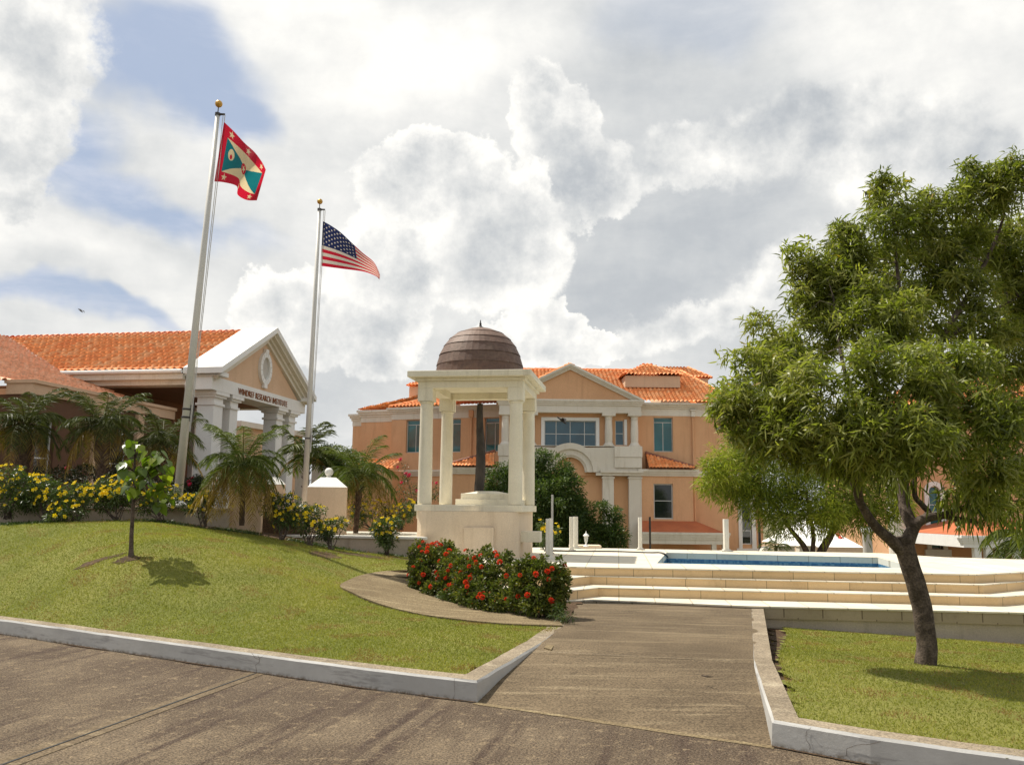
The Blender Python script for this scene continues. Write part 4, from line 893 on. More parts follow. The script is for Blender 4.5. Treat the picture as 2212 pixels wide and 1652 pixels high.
mb.add(V, Fs).build('window_surround', 'white', rb)
window(T1, rb, wx0, wx1, wz0, wz1+wr, .15, hz=[R(2020, 1160)[1], R(2020, 1152)[1], R(2020, 1105)[1], R(2020, 1090)[1]], g='teal', fmat='white')
z0 = R(1940, 1200)[1]; cxx, _ = R(1940, 1150, -.4); mb = MB(); r_ = .42; pr = []
zz = -3.4
while zz < R(1940, 1020)[1]: pr += [(r_, zz), (r_, zz+.4), (r_-.03, zz+.41), (r_-.03, zz+.44)]; zz += .45
mb.lathe((cxx, 39.6, 0), pr, 24).build('banded_column', 'stone', rb)
b = np.array((0, 6, 2.5)); tile_roof('roof', (0, 39.6, R(2100, 880)[1]), (1, 0, 0), b, [(R(1905, 1100)[0], 0), (R(2500, 1100)[0], 0), (R(2500, 1100)[0], 6.5), (R(1905, 1100)[0]+5, 6.5)], rb)
# right canopy
yy = -6.
k0 = R(2081, 1160, yy)[0]; zt, zb_ = R(2150, 1157, yy)[1], R(2150, 1180, yy)[1]
mb = MB(T1); cornice(mb, k0, k0+9, yy, zb_+.12, zt, 3, .15, 1, 0, .3); mb.box(k0, k0+9, yy, yy+.3, zb_-.05, zb_+.12).box(k0, k0+.3, yy+.3, -.0, zb_-.05, zt-.01); mb.build('canopy_beam', 'white', rb)
za2 = R(2212, 1128, 0)[1]
mb = MB(T1); mb.add([(k0+.1, yy+.1, zt), (k0+9, yy+.1, zt), (k0+9, -.0, za2+.1), (k0+2.6, -.0, za2+.1), (k0+.1, -.0, zt)], [(0, 1, 2, 3), (0, 3, 4)]); o = mb.build('canopy_roof', 'terracotta', rb)
for q in (2110, 2135, 2160, 2197, 2232):
    x_ = R(q, 1200, yy+.15)[0]; MB(T1).box(x_-.13, x_+.13, yy+.04, yy+.26, -3.4, zb_-.05).build('canopy_post', 'white', rb)
mb = MB(T1)
for i in range(14):
    x_ = R(2192, 1190, yy-.3)[0]+i*.22; mb.tube([(x_, yy-.3, -3.4), (x_, yy-.3, R(2192, 1186, yy)[1])], .03, 6)
x_ = R(2192, 1190, yy-.3)[0]; mb.box(x_-.1, x_+3.2, yy-.34, yy-.26, R(2192, 1186, yy)[1], R(2192, 1183, yy)[1]).build('railing', 'white', rb)
# colonnade column, tent, planters between the buildings
T2 = frame((0, 33, 0), 0)
def G(x, y, yy=0.): return fp(T2, x, y, yy)
x_, z1 = G(1873, 1150); cc = thing('round_column', 'grey round column with a white capital beside the white tent', 'column', (x_, 33, -3.4))
MB().lathe((x_, 33, -3.4), [(.19, 0), (.17, 4.6-.0), (.17, z1+3.4)], 20).build('shaft', 'oval', cc, smooth=False)
MB().lathe((x_, 33, z1), [(.2, 0), (.24, .06), (.24, .12), (.2, .2)], 20).build('capital', 'white', cc)
T3 = frame((0, 36, 0), 0)
tx, tz = fp(T3, 1745, 1118, 3); tt = thing('white_tent', 'white canvas marquee with a small red printed badge behind the planters', 'tent', (tx, 39, -3.4))
ex0, ez0 = fp(T3, 1866, 1182); ex1 = fp(T3, 1560, 1182)[0]; ex1 = 2*tx-ex0
mb = MB(); mb.add([(ex1, 36, ez0), (ex0, 36, ez0), (ex0, 42, ez0), (ex1, 42, ez0), (tx, 39, tz)], [(0, 1, 4), (1, 2, 4), (2, 3, 4), (3, 0, 4)])
mb.build('canvas_roof', 'awning', tt)
MB().box(ex1, ex0, 35.99, 36.02, ez0-.28, ez0).box(ex0-.03, ex0, 36.02, 42, ez0-.28, ez0).box(ex1, ex1+.03, 36.02, 42, ez0-.28, ez0).build('valance', 'sand', tt)
for a in (ex0-.1, ex1+.1): MB().tube([(a, 36.1, -3.4), (a, 36.1, ez0)], .04, 8).build('tent_pole', 'white', tt)
sx, sz = fp(T3, 1813, 1157, 1.); dz = (tz-ez0)/3
MB().add([(sx-.09, 36+(sz-.1-ez0)/dz-.05, sz-.1), (sx+.09, 36+(sz-.1-ez0)/dz-.05, sz-.1), (sx+.08, 36+(sz+.1-ez0)/dz-.05, sz+.1), (sx-.08, 36+(sz+.1-ez0)/dz-.05, sz+.1)], [(0, 1, 2, 3)]).build('printed_badge', 'red', tt)
for i, (q, w_) in enumerate(((1653, .24), (1696, .27), (1740, .27))):
    x_, z1 = fp(T2, q, 1182, -3); p_ = thing('planter', ('round topped white planter left of the small potted palm', 'white box planter right of the small potted palm', 'white box planter between the thin forked trunks')[i], 'planter', (x_, 30, -3.4), 'white planters behind the terrace')
    if i == 0: MB().lathe((x_, 30, -3.4), [(.2, 0), (.24, z1+3.2), (.2, z1+3.36), (.08, z1+3.44)], 20).build('pot', 'stone', p_, smooth=True)
    else: MB().box(x_-w_, x_+w_, 29.8, 30.2, -3.4, z1+.02).build('box', 'stone', p_, bevel=.02); MB().box(x_-w_-.03, x_+w_+.03, 29.77, 30.23, z1+.02, z1+.07).build('rim', 'stone', p_, bevel=.01)
# ================================================================ left building
TB = Matrix.Translation((-9.76, 28, 0)) @ Matrix(((.174, -.985, 0, 0), (.985, .174, 0, 0), (0, 0, 1, 0), (0, 0, 0, 1)))   # x along the gable front, y to the left
GZ = 1.6
lb = thing('institute_building', 'low building with orange tiled roof and white gabled portico with oval medallion on the left', 'building', (-9.76, 28, GZ))
ez = 6.06; apx = 8.06; HW = 3.72
def BW(s, d, z): return tuple(TB @ Vector((s, d, z)))
for s_, nm in ((0, 1), (2*HW, -1)):
    b = np.array(BW(HW, 0, apx))-np.array(BW(s_, 0, ez)); L = np.linalg.norm(b); ey = np.array(TB.to_3x3() @ Vector((0, 1, 0)))
    O = np.array(BW(s_, 0, ez-.02))
    if s_ == 0: tile_roof('roof', O, ey, b, [(.95, 0), (5.8, 0), (10.9, L), (.95, L)], lb, 'tile', w=.25, c=.4, h=.1)
    else: tile_roof('roof', O, ey, b, [(.95, 0), (12, 0), (12, L), (.95, L)], lb, 'tile', w=.25, c=.4, h=.1)
ridge('ridge_cap', BW(HW, .95, apx+.06), BW(HW, 10.4, apx+.06), lb, .11, 'tilelight')
# white coping on the gable
k = (apx-ez)/HW
def gslab(mb, s, y0, y1, a0, a1, hw):   # raking slab
    P = [(HW, apx+a1), (HW, apx+a0), (HW-s*hw, apx-k*hw+a0), (HW-s*hw, apx-k*hw+a1)]
    n = 4; V = [(x, y0, z) for x, z in P]+[(x, y1, z) for x, z in P]; Fs = [(0, 1, 2, 3), (7, 6, 5, 4)]+[(i, 4+i, 4+(i+1) % 4, (i+1) % 4) for i in range(4)]
    mb.add(V, Fs)
for s in (1, -1):
    mb = MB(TB); gslab(mb, s, -.42, .95, 0., .2, HW+.18); mb.build('gable_coping', 'white', lb)
    mb = MB(TB); gslab(mb, s, -.3, .6, -.12, -.001, HW+.1); gslab(mb, s, -.16, .6, -.24, -.121, HW); gslab(mb, s, -.06, .6, -.38, -.241, HW-.1); mb.build('raking_cornice', 'stone', lb)
mb = MB(TB); mb.add([(.55, .05, ez-.18), (2*HW-.55, .05, ez-.18), (HW, .05, apx-.3), (.55, .5, ez-.18), (2*HW-.55, .5, ez-.18), (HW, .5, apx-.3)], [(0, 1, 2), (5, 4, 3)]); mb.build('tympanum', 'peach', lb)
# oval medallion
mb = MB(TB); V = []; Fs = []; n = 32; oc = (HW, ez+.66); 
for i in range(n):
    q = 2*math.pi*i/n; c_, s_ = math.cos(q), math.sin(q)
    for rx, rz_, y_ in ((.3, .42, .03), (.3, .42, -.06), (.47, .6, -.06), (.47, .6, .05)): V.append((oc[0]+rx*c_, y_, oc[1]+rz_*s_))
for i in range(n):
    a = 4*i; b_ = 4*((i+1) % n); Fs += [(a, a+1, b_+1, b_), (a+1, a+2, b_+2, b_+1), (a+2, a+3, b_+3, b_+2)]
mb.add(V, Fs); mb.box(oc[0]-.12, oc[0]+.12, -.07, .04, oc[1]+.58, oc[1]+.72).box(oc[0]-.12, oc[0]+.12, -.07, .04, oc[1]-.72, oc[1]-.58); o_ = mb.build('medallion', 'white', lb)
mb = MB(TB); mb.add([(oc[0]+.31*math.cos(2*math.pi*i/n), .02, oc[1]+.43*math.sin(2*math.pi*i/n)) for i in range(n)], [tuple(range(n))]); mb.build('oval_panel', 'oval', o_)
mb = MB(TB)
for i in range(16):
    q = 2*math.pi*(i+.5)/16; c_, s_ = math.cos(q), math.sin(q); px_, pz_ = -s_*.008, c_*.008
    mb.add([(oc[0]+.31*c_+px_, -.064, oc[1]+.43*s_+pz_), (oc[0]+.31*c_-px_, -.064, oc[1]+.43*s_-pz_), (oc[0]+.46*c_-px_, -.064, oc[1]+.59*s_-pz_), (oc[0]+.46*c_+px_, -.064, oc[1]+.59*s_+pz_)], [(0, 1, 2, 3)])
mb.build('stone_joints', 'oval', o_)
# entablature with the name
zB = 5.46
mb = MB(TB); mb.box(-.02, 2*HW+.02, .0, .9, zB, ez-.16).box(-.1, .5, -.3, .95, ez-.16, ez-.02).box(2*HW-.5, 2*HW+.1, -.3, .95, ez-.16, ez-.02); mb.build('entablature', 'white', lb)
mb = MB(TB); mb.box(.0, .62, .9, 6.4, 5.62, ez-.28).box(-.2, .64, .951, 6.4, ez-.28, ez-.1); mb.build('side_beam', 'stone', lb)
MB(TB).box(2*HW-.62, 2*HW, .9, 7, 5.62, ez-.14).build('side_beam', 'stone', lb)
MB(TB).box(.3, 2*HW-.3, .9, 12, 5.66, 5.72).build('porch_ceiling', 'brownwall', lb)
mb = MB(TB); mb.tube([(-.27, .95, ez-.03), (-.27, 6.2, ez-.03)], .07, 8); mb.tube([(-.2, 5.9, ez-.05), (-.1, 5.9, 5.5)], .035, 8); mb.tube([(-.15, .75, ez-.25), (-.18, .8, 5.6), (.1, .9, 5.2)], .06, 8); mb.build('gutter', 'white', lb)
txt = bpy.data.curves.new('t', 'FONT'); txt.body = 'WINDREF RESEARCH INSTITUTE'; txt.size = .33; txt.extrude = .012; txt.align_x = 'CENTER'; txt.space_character = 1.08; txt.offset = -.003
to = bpy.data.objects.new('t', txt); COL.objects.link(to); bpy.context.view_layer.update()
me = bpy.data.meshes.new_from_object(to.evaluated_get(bpy.context.evaluated_depsgraph_get())); bpy.data.objects.remove(to); me.materials.clear(); me.materials.append(M['letters'])
xs = [v.co.x for v in me.vertices]; sc = 3.95/(max(xs)-min(xs))
for v in me.vertices: v.co = Vector(BW(HW+.02+v.co.x*sc, -.015-v.co.z, zB+.07+v.co.y*.95))-Vector(lb.location)
me.flip_normals() if False else None
link('sign_letters', me, lb)
for j, s_ in enumerate((.78, 1.85, 5.5, 6.62)):
    w_ = .3 if j in (0, 3) else .27
    mb = MB(TB); mb.box(s_-w_, s_+w_, .16, .16+2*w_, GZ-.5, 5.0); mb.build('pillar', 'white', lb, bevel=.01)
    mb = MB(TB)
    for q, (a, b_, o) in enumerate(((5.0, 5.08, .05), (5.08, 5.26, .0), (5.26, 5.34, .08), (5.34, 5.458, .15))): mb.box(s_-w_-o, s_+w_+o, .16-o, .16+2*w_+o, a, b_)
    mb.build('capital', 'white', lb)
    # rear pillars of the porch
    if j in (3,):
        mb = MB(TB); mb.box(s_-.27, s_+.27, 4.2, 4.74, GZ-.5, 5.62); mb.build('pillar', 'white', lb)
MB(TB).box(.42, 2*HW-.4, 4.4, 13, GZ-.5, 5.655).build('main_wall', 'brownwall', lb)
MB(TB).box(.36, .43, 4.35, 13, GZ-.5, 5.64).build('side_wall', 'peach', lb)
# wing in front with a sloping-away parapet
mb = MB(TB); wv = (-5.95, -5.25, GZ+.2, 3.9)
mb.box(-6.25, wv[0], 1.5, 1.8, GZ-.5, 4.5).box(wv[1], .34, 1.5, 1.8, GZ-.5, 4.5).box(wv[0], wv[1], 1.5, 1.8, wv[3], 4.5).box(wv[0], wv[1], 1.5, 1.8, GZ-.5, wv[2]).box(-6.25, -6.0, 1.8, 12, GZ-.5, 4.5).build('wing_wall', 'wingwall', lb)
window(TB, lb, *wv, 1.62, vx=[], hz=[2.9], g='darkglass', fmat='white')
for s_ in (-3.6, -1.6):
    MB(TB).box(s_-.16, s_+.16, 1.38, 1.499, GZ-.5, 4.46).build('wing_pilaster', 'peach', lb)
    window(TB, lb, s_+.5, s_+1.3, GZ+.8, 3.8, 1.4, hz=[2.9], g='darkglass', fmat='white')
mb = MB(TB); mb.box(-6.3, .3, 1.42, 2.2, 4.5, 4.84).box(-6.34, .3, 1.36, 2.24, 4.78, 4.87); mb.build('parapet', 'peach', lb)
MB(TB).box(-6.0, .3, 1.8, 12, 4.3, 4.5).build('flat_roof', 'stone', lb)
exb = np.array(TB.to_3x3() @ Vector((1, 0, 0)))
b = ey*1+np.array((0, 0, .38)); kq = math.hypot(1, .38); s0_ = -7.5
tile_roof('wing_roof', np.array(BW(s0_, 2.2, 4.77)), exb, b, [(0, 0), (.33-s0_, 0), (.33-s0_, 3.45*kq), (3.7-s0_, 8.7*kq), (0, 8.7*kq)], lb, 'tilelight', w=.24, c=.42, h=.085)
ridge('ridge_cap', BW(3.6, 10.8, 8.05), BW(.0, 5.7, 6.12), lb, .09, 'tiledark'); ridge('ridge_cap', BW(.25, 5.7, 6.08), BW(.25, 2.2, 4.8), lb, .08, 'tiledark')
# a second low roof seen under the porch, and an end wall seen between pillars
b = np.array((0, 1.6, .9)); 
ob = thing('far_low_roof', 'low orange tiled roof seen through the white portico', 'roof', (-14, 44, 3))
tile_roof('roof', (-18.2, 44, 4.75), (1, 0, 0), b, [(-2, 0), (2.6, 0), (1.2, 1.8), (-2, 1.8)], ob); MB().box(-20.2, -15.7, 44.2, 49, 0, 4.75).build('wall', 'brownwall', ob)
ow = thing('far_parapet_wall', 'pale low block with flat parapet seen between the portico pillars', 'wall', (-12.4, 42, 0))
a_ = PY(514, 911, 40); b_ = PY(600, 926, 44); mb = MB(); mb.add([(a_[0], 40, 0), (b_[0]+.8, 46, 0), (b_[0]+.8, 46, b_[2]-.05), (a_[0], 40, a_[2])], [(0, 1, 2, 3)]); o_ = mb.build('wall', 'peach', ow); q = o_.modifiers.new('t', 'SOLIDIFY'); q.thickness = .3
mb = MB(); mb.add([(a_[0], 39.95, a_[2]-.2), (b_[0]+.85, 45.95, b_[2]-.25), (b_[0]+.85, 45.95, b_[2]), (a_[0], 39.95, a_[2]+.05)], [(0, 1, 2, 3)]); o_ = mb.build('parapet', 'stone', ow); q = o_.modifiers.new('t', 'SOLIDIFY'); q.thickness = .4; q.offset = 0
# pergola between the buildings
T4 = frame((0, 30, 0), 0)
pg = thing('pergola', 'brown and grey beam pergola between the flagpoles and the orange building', 'pergola', (-6, 30, 1.5))
x0, z1 = fp(T4, 640, 975); x1, z0 = fp(T4, 740, 1003); MB().box(x0, x1, 29.9, 30.3, z0, (z0+z1)/2-.05).build('beam', 'brownwall', pg); MB().box(x0, x1+.2, 29.8, 30.4, (z0+z1)/2-.05, z1).build('roof_slab', 'wallbase', pg)
for q in (648, 683, 724): x_ = fp(T4, q, 1040)[0]; MB().box(x_-.16, x_+.16, 29.95, 30.25, .5, z0).build('post', 'wallbase', pg)
# ================================================================ garden walls, terrace, piers
def poly_wall(name, pts, z0, z1s, th, mat, label, cat, cope=None):
    n = len(pts); P = [Vector(p) for p in pts]; mb = MB(); V = []
    for i, p in enumerate(P):
        d = (P[min(i+1, n-1)]-P[max(i-1, 0)]).normalized(); nn = Vector((-d.y, d.x))*th; V += [(p.x, p.y, z0), (p.x, p.y, z1s[i]), (p.x+nn.x, p.y+nn.y, z1s[i]), (p.x+nn.x, p.y+nn.y, z0)]
    Fs = []
    for i in range(n-1):
        for r in range(3): a = 4*i+r; Fs.append((a, a+4, a+5, a+1))
    Fs += [(0, 1, 2, 3), (4*n-1, 4*n-2, 4*n-3, 4*n-4)]
    t_ = thing(name, label, cat, (P[0].x, P[0].y, z0)); mb.add(V, Fs).build('wall', mat, t_)
    if cope:
        mb = MB(); V = []
        for i, p in enumerate(P):
            d = (P[min(i+1, n-1)]-P[max(i-1, 0)]).normalized(); nn = Vector((-d.y, d.x)); a = p-nn*.03; b = p+nn*(th+.03); z = z1s[i]
            V += [(a.x, a.y, z+.002), (a.x, a.y, z+.05), (b.x, b.y, z+.05), (b.x, b.y, z+.002)]
        mb.add(V, Fs).build('coping', cope, t_)
    return t_
gw = [PY(-120, 1087, 17.0), PY(0, 1089, 17.2), PY(130, 1091, 17.4), PY(275, 1095, 17.8), PY(400, 1096, 18.05), PY(497, 1097, 18.3)]
poly_wall('planter_wall', [p[:2] for p in gw], .6, [p[2]-.05 for p in gw], .3, 'wallbase', 'long low stained planter wall carrying the left flagpole', 'wall', 'wallbase')
V = [(-24, 17.1), (gw[-1][0]+.3, 18.5), (-4.6, 19.3), (-4.8, 24.5), (-8.2, 36), (-30, 44), (-40, 30)]
sheet('upper_ground', [(x, y, 1.62) for x, y in V], 'soil')
mb = MB(); mb.add([(x, y, z) for x, y in ((gw[-1][0]+.3, 18.5), (-4.6, 19.3), (-4.8, 24.5), (-8.2, 36)) for z in (-1, 1.62)], [(0, 1, 3, 2), (2, 3, 5, 4), (4, 5, 7, 6)]); mb.build('upper_ground_edge', 'soil', kind='structure')
def pier(px0, px1, Y, ytop, ycap, zb_, label, ball=True, yaw=-9, mt='sand', group='square garden piers with pyramid caps'):
    x0 = PY(px0, ycap, Y)[0]; x1 = PY(px1, ycap, Y)[0]; w = (x1-x0)/2*.9; cx = (x0+x1)/2; zt = PY((px0+px1)/2, ytop, Y)[2]; zc_ = PY((px0+px1)/2, ycap, Y)[2]
    p = thing('garden_pier', label, 'pier', (cx, Y+w, zb_), group); T = frame((cx, Y+w, 0), math.radians(yaw+18))
    MB(T).box(-w, w, -w, w, zb_, zt).build('shaft', mt, p, bevel=.008)
    mb = MB(T); i = w*.4; mb.add([(-w-.01, -w-.01, zt), (w+.01, -w-.01, zt), (w+.01, w+.01, zt), (-w-.01, w+.01, zt), (-i, -i, zc_), (i, -i, zc_), (i, i, zc_), (-i, i, zc_)], [(0, 1, 5, 4), (1, 2, 6, 5), (2, 3, 7, 6), (3, 0, 4, 7), (4, 5, 6, 7), (3, 2, 1, 0)]); mb.build('cap', 'deckwhite', p, bevel=.006)
    if ball: mb = MB(); r_ = .1; mb.lathe((cx, Y+w, zc_), [(.06, 0), (.06, .03)]+[(max(.001, r_*math.sin(q)), .03+r_-r_*math.cos(q)) for q in np.linspace(.35, math.pi, 14)], 20); mb.build('ball', 'deckwhite', p, smooth=True)
    return p
pier(655, 748, 20., 1052, 1030, .5, 'peach pier with white pyramid cap and ball beside the second flagpole')
pier(489, 566, 18.4, 1043, 1028, .5, 'shaded pier with pyramid cap right behind the front palm trunk', False)
pier(566, 612, 19.8, 1046, 1030, .5, 'narrow light pier between the front palm and the second flagpole', False)
ped = thing('low_pedestal', 'small peach block at the foot of the second flagpole', 'pedestal', PY(655, 1100, 23.2)[:2]+(1.0,)); x_, _, z_ = PY(655, 1098, 23.2); MB().box(x_-.4, x_+.4, 23.2, 24.5, .8, z_).build('block', 'sand', ped)
# lower terrace left of the pavilion
TZ = 1.1
ter = [PY(560, 1160, 19.)[:2], PY(735, 1158, 19.)[:2], PY(905, 1160, 18.6)[:2], (-1.2, 22.8), (-4.4, 23.4), (-5, 20)]
tw = thing('terrace_wall', 'low stained wall with white coping between the shrubs and the domed pavilion', 'wall', (ter[1][0], ter[1][1], .6))
MB().prism(ter, .3, TZ-.03).build('wall', 'wallbase', tw)
mb = MB(); 
for a, b in ((ter[0], ter[1]), (ter[1], ter[2])):
    a, b = Vector(a), Vector(b); d = (b-a).normalized(); n_ = Vector((-d.y, d.x)); mb.prism([tuple(a-n_*.03), tuple(b-n_*.03+d*(.2 if b == Vector(ter[2]) else 0)), tuple(b+n_*.25), tuple(a+n_*.25)], TZ-.03, TZ+.02)
mb.build('coping', 'deckwhite', tw)
mb = MB(); mb.add([(*p, TZ-.01) for p in ter], [tuple(range(len(ter)))]); mb.build('terrace_floor', 'deck', kind='structure')
# ================================================================ pavilion
cRF = np.array(PY(1113, 1085, 18.9)); cLF = np.array(PY(917, 1087, 19.22)); ang = math.atan2(cRF[1]-cLF[1], cRF[0]-cLF[0]); ang = math.radians(-9)
S2 = np.linalg.norm((cRF-cLF)[:2])/2; mid = (cRF+cLF)[:2]/2; e2 = np.array((-math.sin(ang), math.cos(ang))); C0 = mid+e2*S2
TP = frame((C0[0], C0[1], 0), ang)
pv = thing('domed_pavilion', 'cream four columned pavilion with a weathered copper dome on a drum base', 'pavilion', (C0[0], C0[1], .7))
zcol = 1.86; zcap = PY(1113, 838, 18.9)[2]; zpl0 = zcap; pw = S2+.28
# base
n = 20; P = []
hw = S2+.1
for i in range(n+1):
    q = i/n; x = -hw-.02+(2*hw+.02)*q; P.append((x, -hw-.02-.34*math.sin(math.pi*(q*.5+.0)+0)*(1-q)**.6*0-.30*(1-(2*q-1)**2)**.6))
base = P+[(hw, hw), (-hw-.02, hw)]
MB(TP).prism(base, -.1, 1.66).build('drum_base', 'drum', pv)
mb = MB(TP); d0, d1 = -.02, .62; mb.box(d0, d1, -hw-.36, -hw-.2, .2, 1.33); mb.build('hatch_panel', 'drum', pv, bevel=.004)
mb = MB(TP); mb.box(hw-.6, hw+.42, -hw+.25, -hw+.62, 1.02, 1.25); mb.build('cross_beam', 'cream', pv, bevel=.008)
mb = MB(TP); mb.box(-hw-.35, hw-.1, hw-1.1, hw-.75, 1.48, 1.655); mb.build('cross_beam', 'cream', pv, bevel=.008)
MB(TP).box(-hw-.08, hw+.08, -hw-.08-.0, hw+.08, 1.66, 1.8).build('plinth_slab', 'cream', pv, bevel=.01)
mb = MB(TP); mb.box(-.45, hw-.15, -.4, hw-.2, 1.8, 1.93).build('step_block', 'cream', pv, bevel=.008)
mb = MB(TP); mb.box(-.35, .75, -.3, .8, 1.93, 2.06).add([(-.3, -.25, 2.06), (.7, -.25, 2.06), (.7, .75, 2.06), (-.3, .75, 2.06), (.0, .0, 2.12), (.4, .0, 2.12), (.4, .4, 2.12), (.0, .4, 2.12)], [(0, 1, 5, 4), (1, 2, 6, 5), (2, 3, 7, 6), (3, 0, 4, 7), (4, 5, 6, 7)]).build('step_block', 'cream', pv, bevel=.006)
for sx in (-1, 1):
    for sy in (-1, 1):
        o = TP @ Vector((sx*S2, sy*S2, 0)); T = frame(o, ang)
        MB().lathe(o, [(.155, 1.8), (.155, 1.84), (.152, 2.6), (.14, zcap-.34), (.14, zcap-.06)], 32).build('column', 'cream', pv, smooth=True)
        mb = MB(T); mb.lathe((0, 0, 0), [(.14, zcap-.34), (.16, zcap-.33), (.16, zcap-.30), (.145, zcap-.29)], 28); mb.box(-.17, .17, -.17, .17, zcap-.29, zcap-.0); mb.build('capital', 'cream', pv, bevel=.006)
# entablature ring
mb = MB(TP); i_ = S2-.12; o_ = S2+.17; zE = zcap
def ring(mb, i, o, z0, z1):
    mb.box(-o, o, -o, -i, z0, z1).box(-o, o, i, o, z0, z1).box(-o, -i, -i, i, z0, z1).box(i, o, -i, i, z0, z1)
zt1 = PY(1130, 800, 18.7)[2]; Hh = zt1-zE
ring(mb, i_, o_, zE, zE+Hh*.42); mb.build('architrave', 'cream', pv, bevel=.006)
mb = MB(TP); mb.box(-o_-.06, o_+.06, -o_-.06, o_+.06, zE+Hh*.42, zE+Hh*.62); mb.build('frieze', 'cream', pv, bevel=.006)
mb = MB(TP); mb.box(-o_-.2, o_+.2, -o_-.2, o_+.2, zE+Hh*.62, zE+Hh*.995); mb.build('roof_slab', 'cream', pv, bevel=.012)
# dome with overlapping sheets
dc = TP @ Vector((-.02, .0, 0)); zd = zt1; r0 = 97/1876*19.9; htop = PY(1040, 709, 19.9)[2]-zd
MB().lathe((dc.x, dc.y, zd), [(r0-.04, -.02), (r0-.04, .04)], 48).build('dome_kerb', 'deckwhite', pv)
V = []; Fs = []; tn = []; nseg = 40; rings = [0, .2, .42, .65, .84, 1.0]; row = 0
th0 = [0, .22, .44, .66, .86, 1.08, 1.35]
V = []; rr = []
for j in range(len(th0)-1):
    for e, th in ((0, th0[j]), (1, th0[j+1]+.03)):
        for kq in range(nseg):
            q = 2*math.pi*kq/nseg; lum = 1+.012*mnoise.noise((math.cos(q)*2, math.sin(q)*2, j*3.7+e)); lift = .012*(1-e)
            r_ = (r0+lift)*math.cos(th)**.82*lum; z = .03+htop*.97*math.sin(th)/math.sin(1.35)*1.0+(-.0)
            V.append((dc.x+r_*math.cos(q), dc.y+r_*math.sin(q), zd+z))
    for kq in range(nseg):
        a = (2*j)*nseg; Fs.append((a+kq, a+(kq+1) % nseg, a+nseg+(kq+1) % nseg, a+nseg+kq)); tn.append(.2+.1*j+.14*random.random()+.1*math.floor(kq/5 % 2))
o0 = org(pv); V.append((dc.x, dc.y, zd+htop)); a = (2*len(th0)-3)*nseg; tip = len(V)-1
me = bpy.data.meshes.new('dome'); me.from_pydata([(x-o0[0], y-o0[1], z-o0[2]) for x, y, z in V], [], Fs+[(a+kq, a+(kq+1) % nseg, tip) for kq in range(nseg)]); me.materials.append(M['copper'])
at = me.attributes.new('tone', 'FLOAT', 'FACE'); at.data.foreach_set('value', np.clip(np.array(tn+[1.]*nseg), 0, 1).astype(np.float32)); link('dome', me, pv)
hf = PY(1041, 687, 19.9)[2]-zd-htop
MB().lathe((dc.x, dc.y, zd+htop-.03), [(.1, 0), (.105, .05), (.07, .09), (.03, .1), (.035, .13), (.02, .15), (.032, .17), (.018, .19), (.012, .24), (.001, hf+.03)], 16).build('finial', 'darkmetal', pv, smooth=True)
# bronze blade monument inside
bx, by, bz = PY(1034, 1058, 20.2); zt_b = PY(1036, 872, 20.2)[2]
mn = thing('bronze_monument', 'tall dark tapering bronze blade standing inside the pavilion', 'monument', (bx, by, 2.12))
V = []; Fs = []; n = 22
for i in range(n+1):
    q = i/n; z = 2.08+(zt_b-2.08)*q; w = .115*(1-.42*max(0, q-.3)/.7)*(1 if q > .08 else .9+q); dx = .03*q+.03*math.sin(q*5); d = .08*(1-.3*q)
    for a, b in ((-1, -.2), (-.5, -1), (.6, -.8), (1, 0), (.5, 1), (-.6, .8)): V.append((bx+dx+a*w+random.uniform(-.004, .004), by+b*d, z))
for i in range(n):
    for k_ in range(6): Fs.append((6*i+k_, 6*i+(k_+1) % 6, 6*i+6+(k_+1) % 6, 6*i+6+k_))
Fs.append(tuple(6*n+k_ for k_ in range(6))); MB().add(V, Fs).build('blade', 'bronze', mn)
# ================================================================ flagpoles and flags
def flagpole(pb, ptp, Y, rb_, rt, label, clampy):
    a = Vector(PY(*pb, Y)); b = Vector(PY(*ptp, Y)); p = thing('flagpole', label, 'flagpole', a, 'white metal flagpoles with gold balls')
    MB().tube([a, a.lerp(b, .5), b], [rb_, (rb_+rt)/2, rt], 20).build('pole', 'alu', p, smooth=True)
    MB().lathe(a, [(rb_*2.1, -.02), (rb_*2.1, .02), (rb_*1.3, .09), (rb_*1.02, .1)], 24).build('base_collar', 'deckwhite', p)
    d = (b-a).normalized(); MB().tube([b, b+d*.06], [rt*1.25]*2, 12).tube([b+Vector((0, 0, .03)), b+Vector((.16, 0, .03))], [.03, .022], 8).tube([b, b+d*.22], .012, 8).build('truck', 'darkmetal', p)
    c = b+d*.27; r_ = .08; MB().lathe(c, [(max(.001, r_*math.sin(q)), -r_*math.cos(q)) for q in np.linspace(0, math.pi, 16)], 20, False).build('ball_finial', 'gold', p, smooth=True)
    q = b+Vector((.17, -.02, 0)); k_ = a.lerp(b, .18); MB().tube([q, k_+Vector((rb_+.03, -.03, 0))], .009, 5).tube([q+Vector((-.04, 0, 0)), k_+Vector((rb_+.01, -.03, 0))], .008, 5).build('halyard', 'rope', p)
    for cy in clampy:
        k_ = a.lerp(b, cy); rr = rb_+(rt-rb_)*cy; MB().tube([k_-d*.02, k_+d*.02], [rr*1.12]*2, 16).box(k_.x+rr, k_.x+rr+.06, k_.y-.03, k_.y+.03, k_.z-.09, k_.z+.09).build('clamp', 'darkmetal', p)
    return p
flagpole((382, 1092), (470, 250), 18, .094, .047, 'tall white flagpole on the planter wall flying the red bordered flag', (.215, .235))
flagpole((657, 1097), (690, 455), 24, .08, .048, 'white flagpole beside the capped pier flying the striped flag', (.225,))
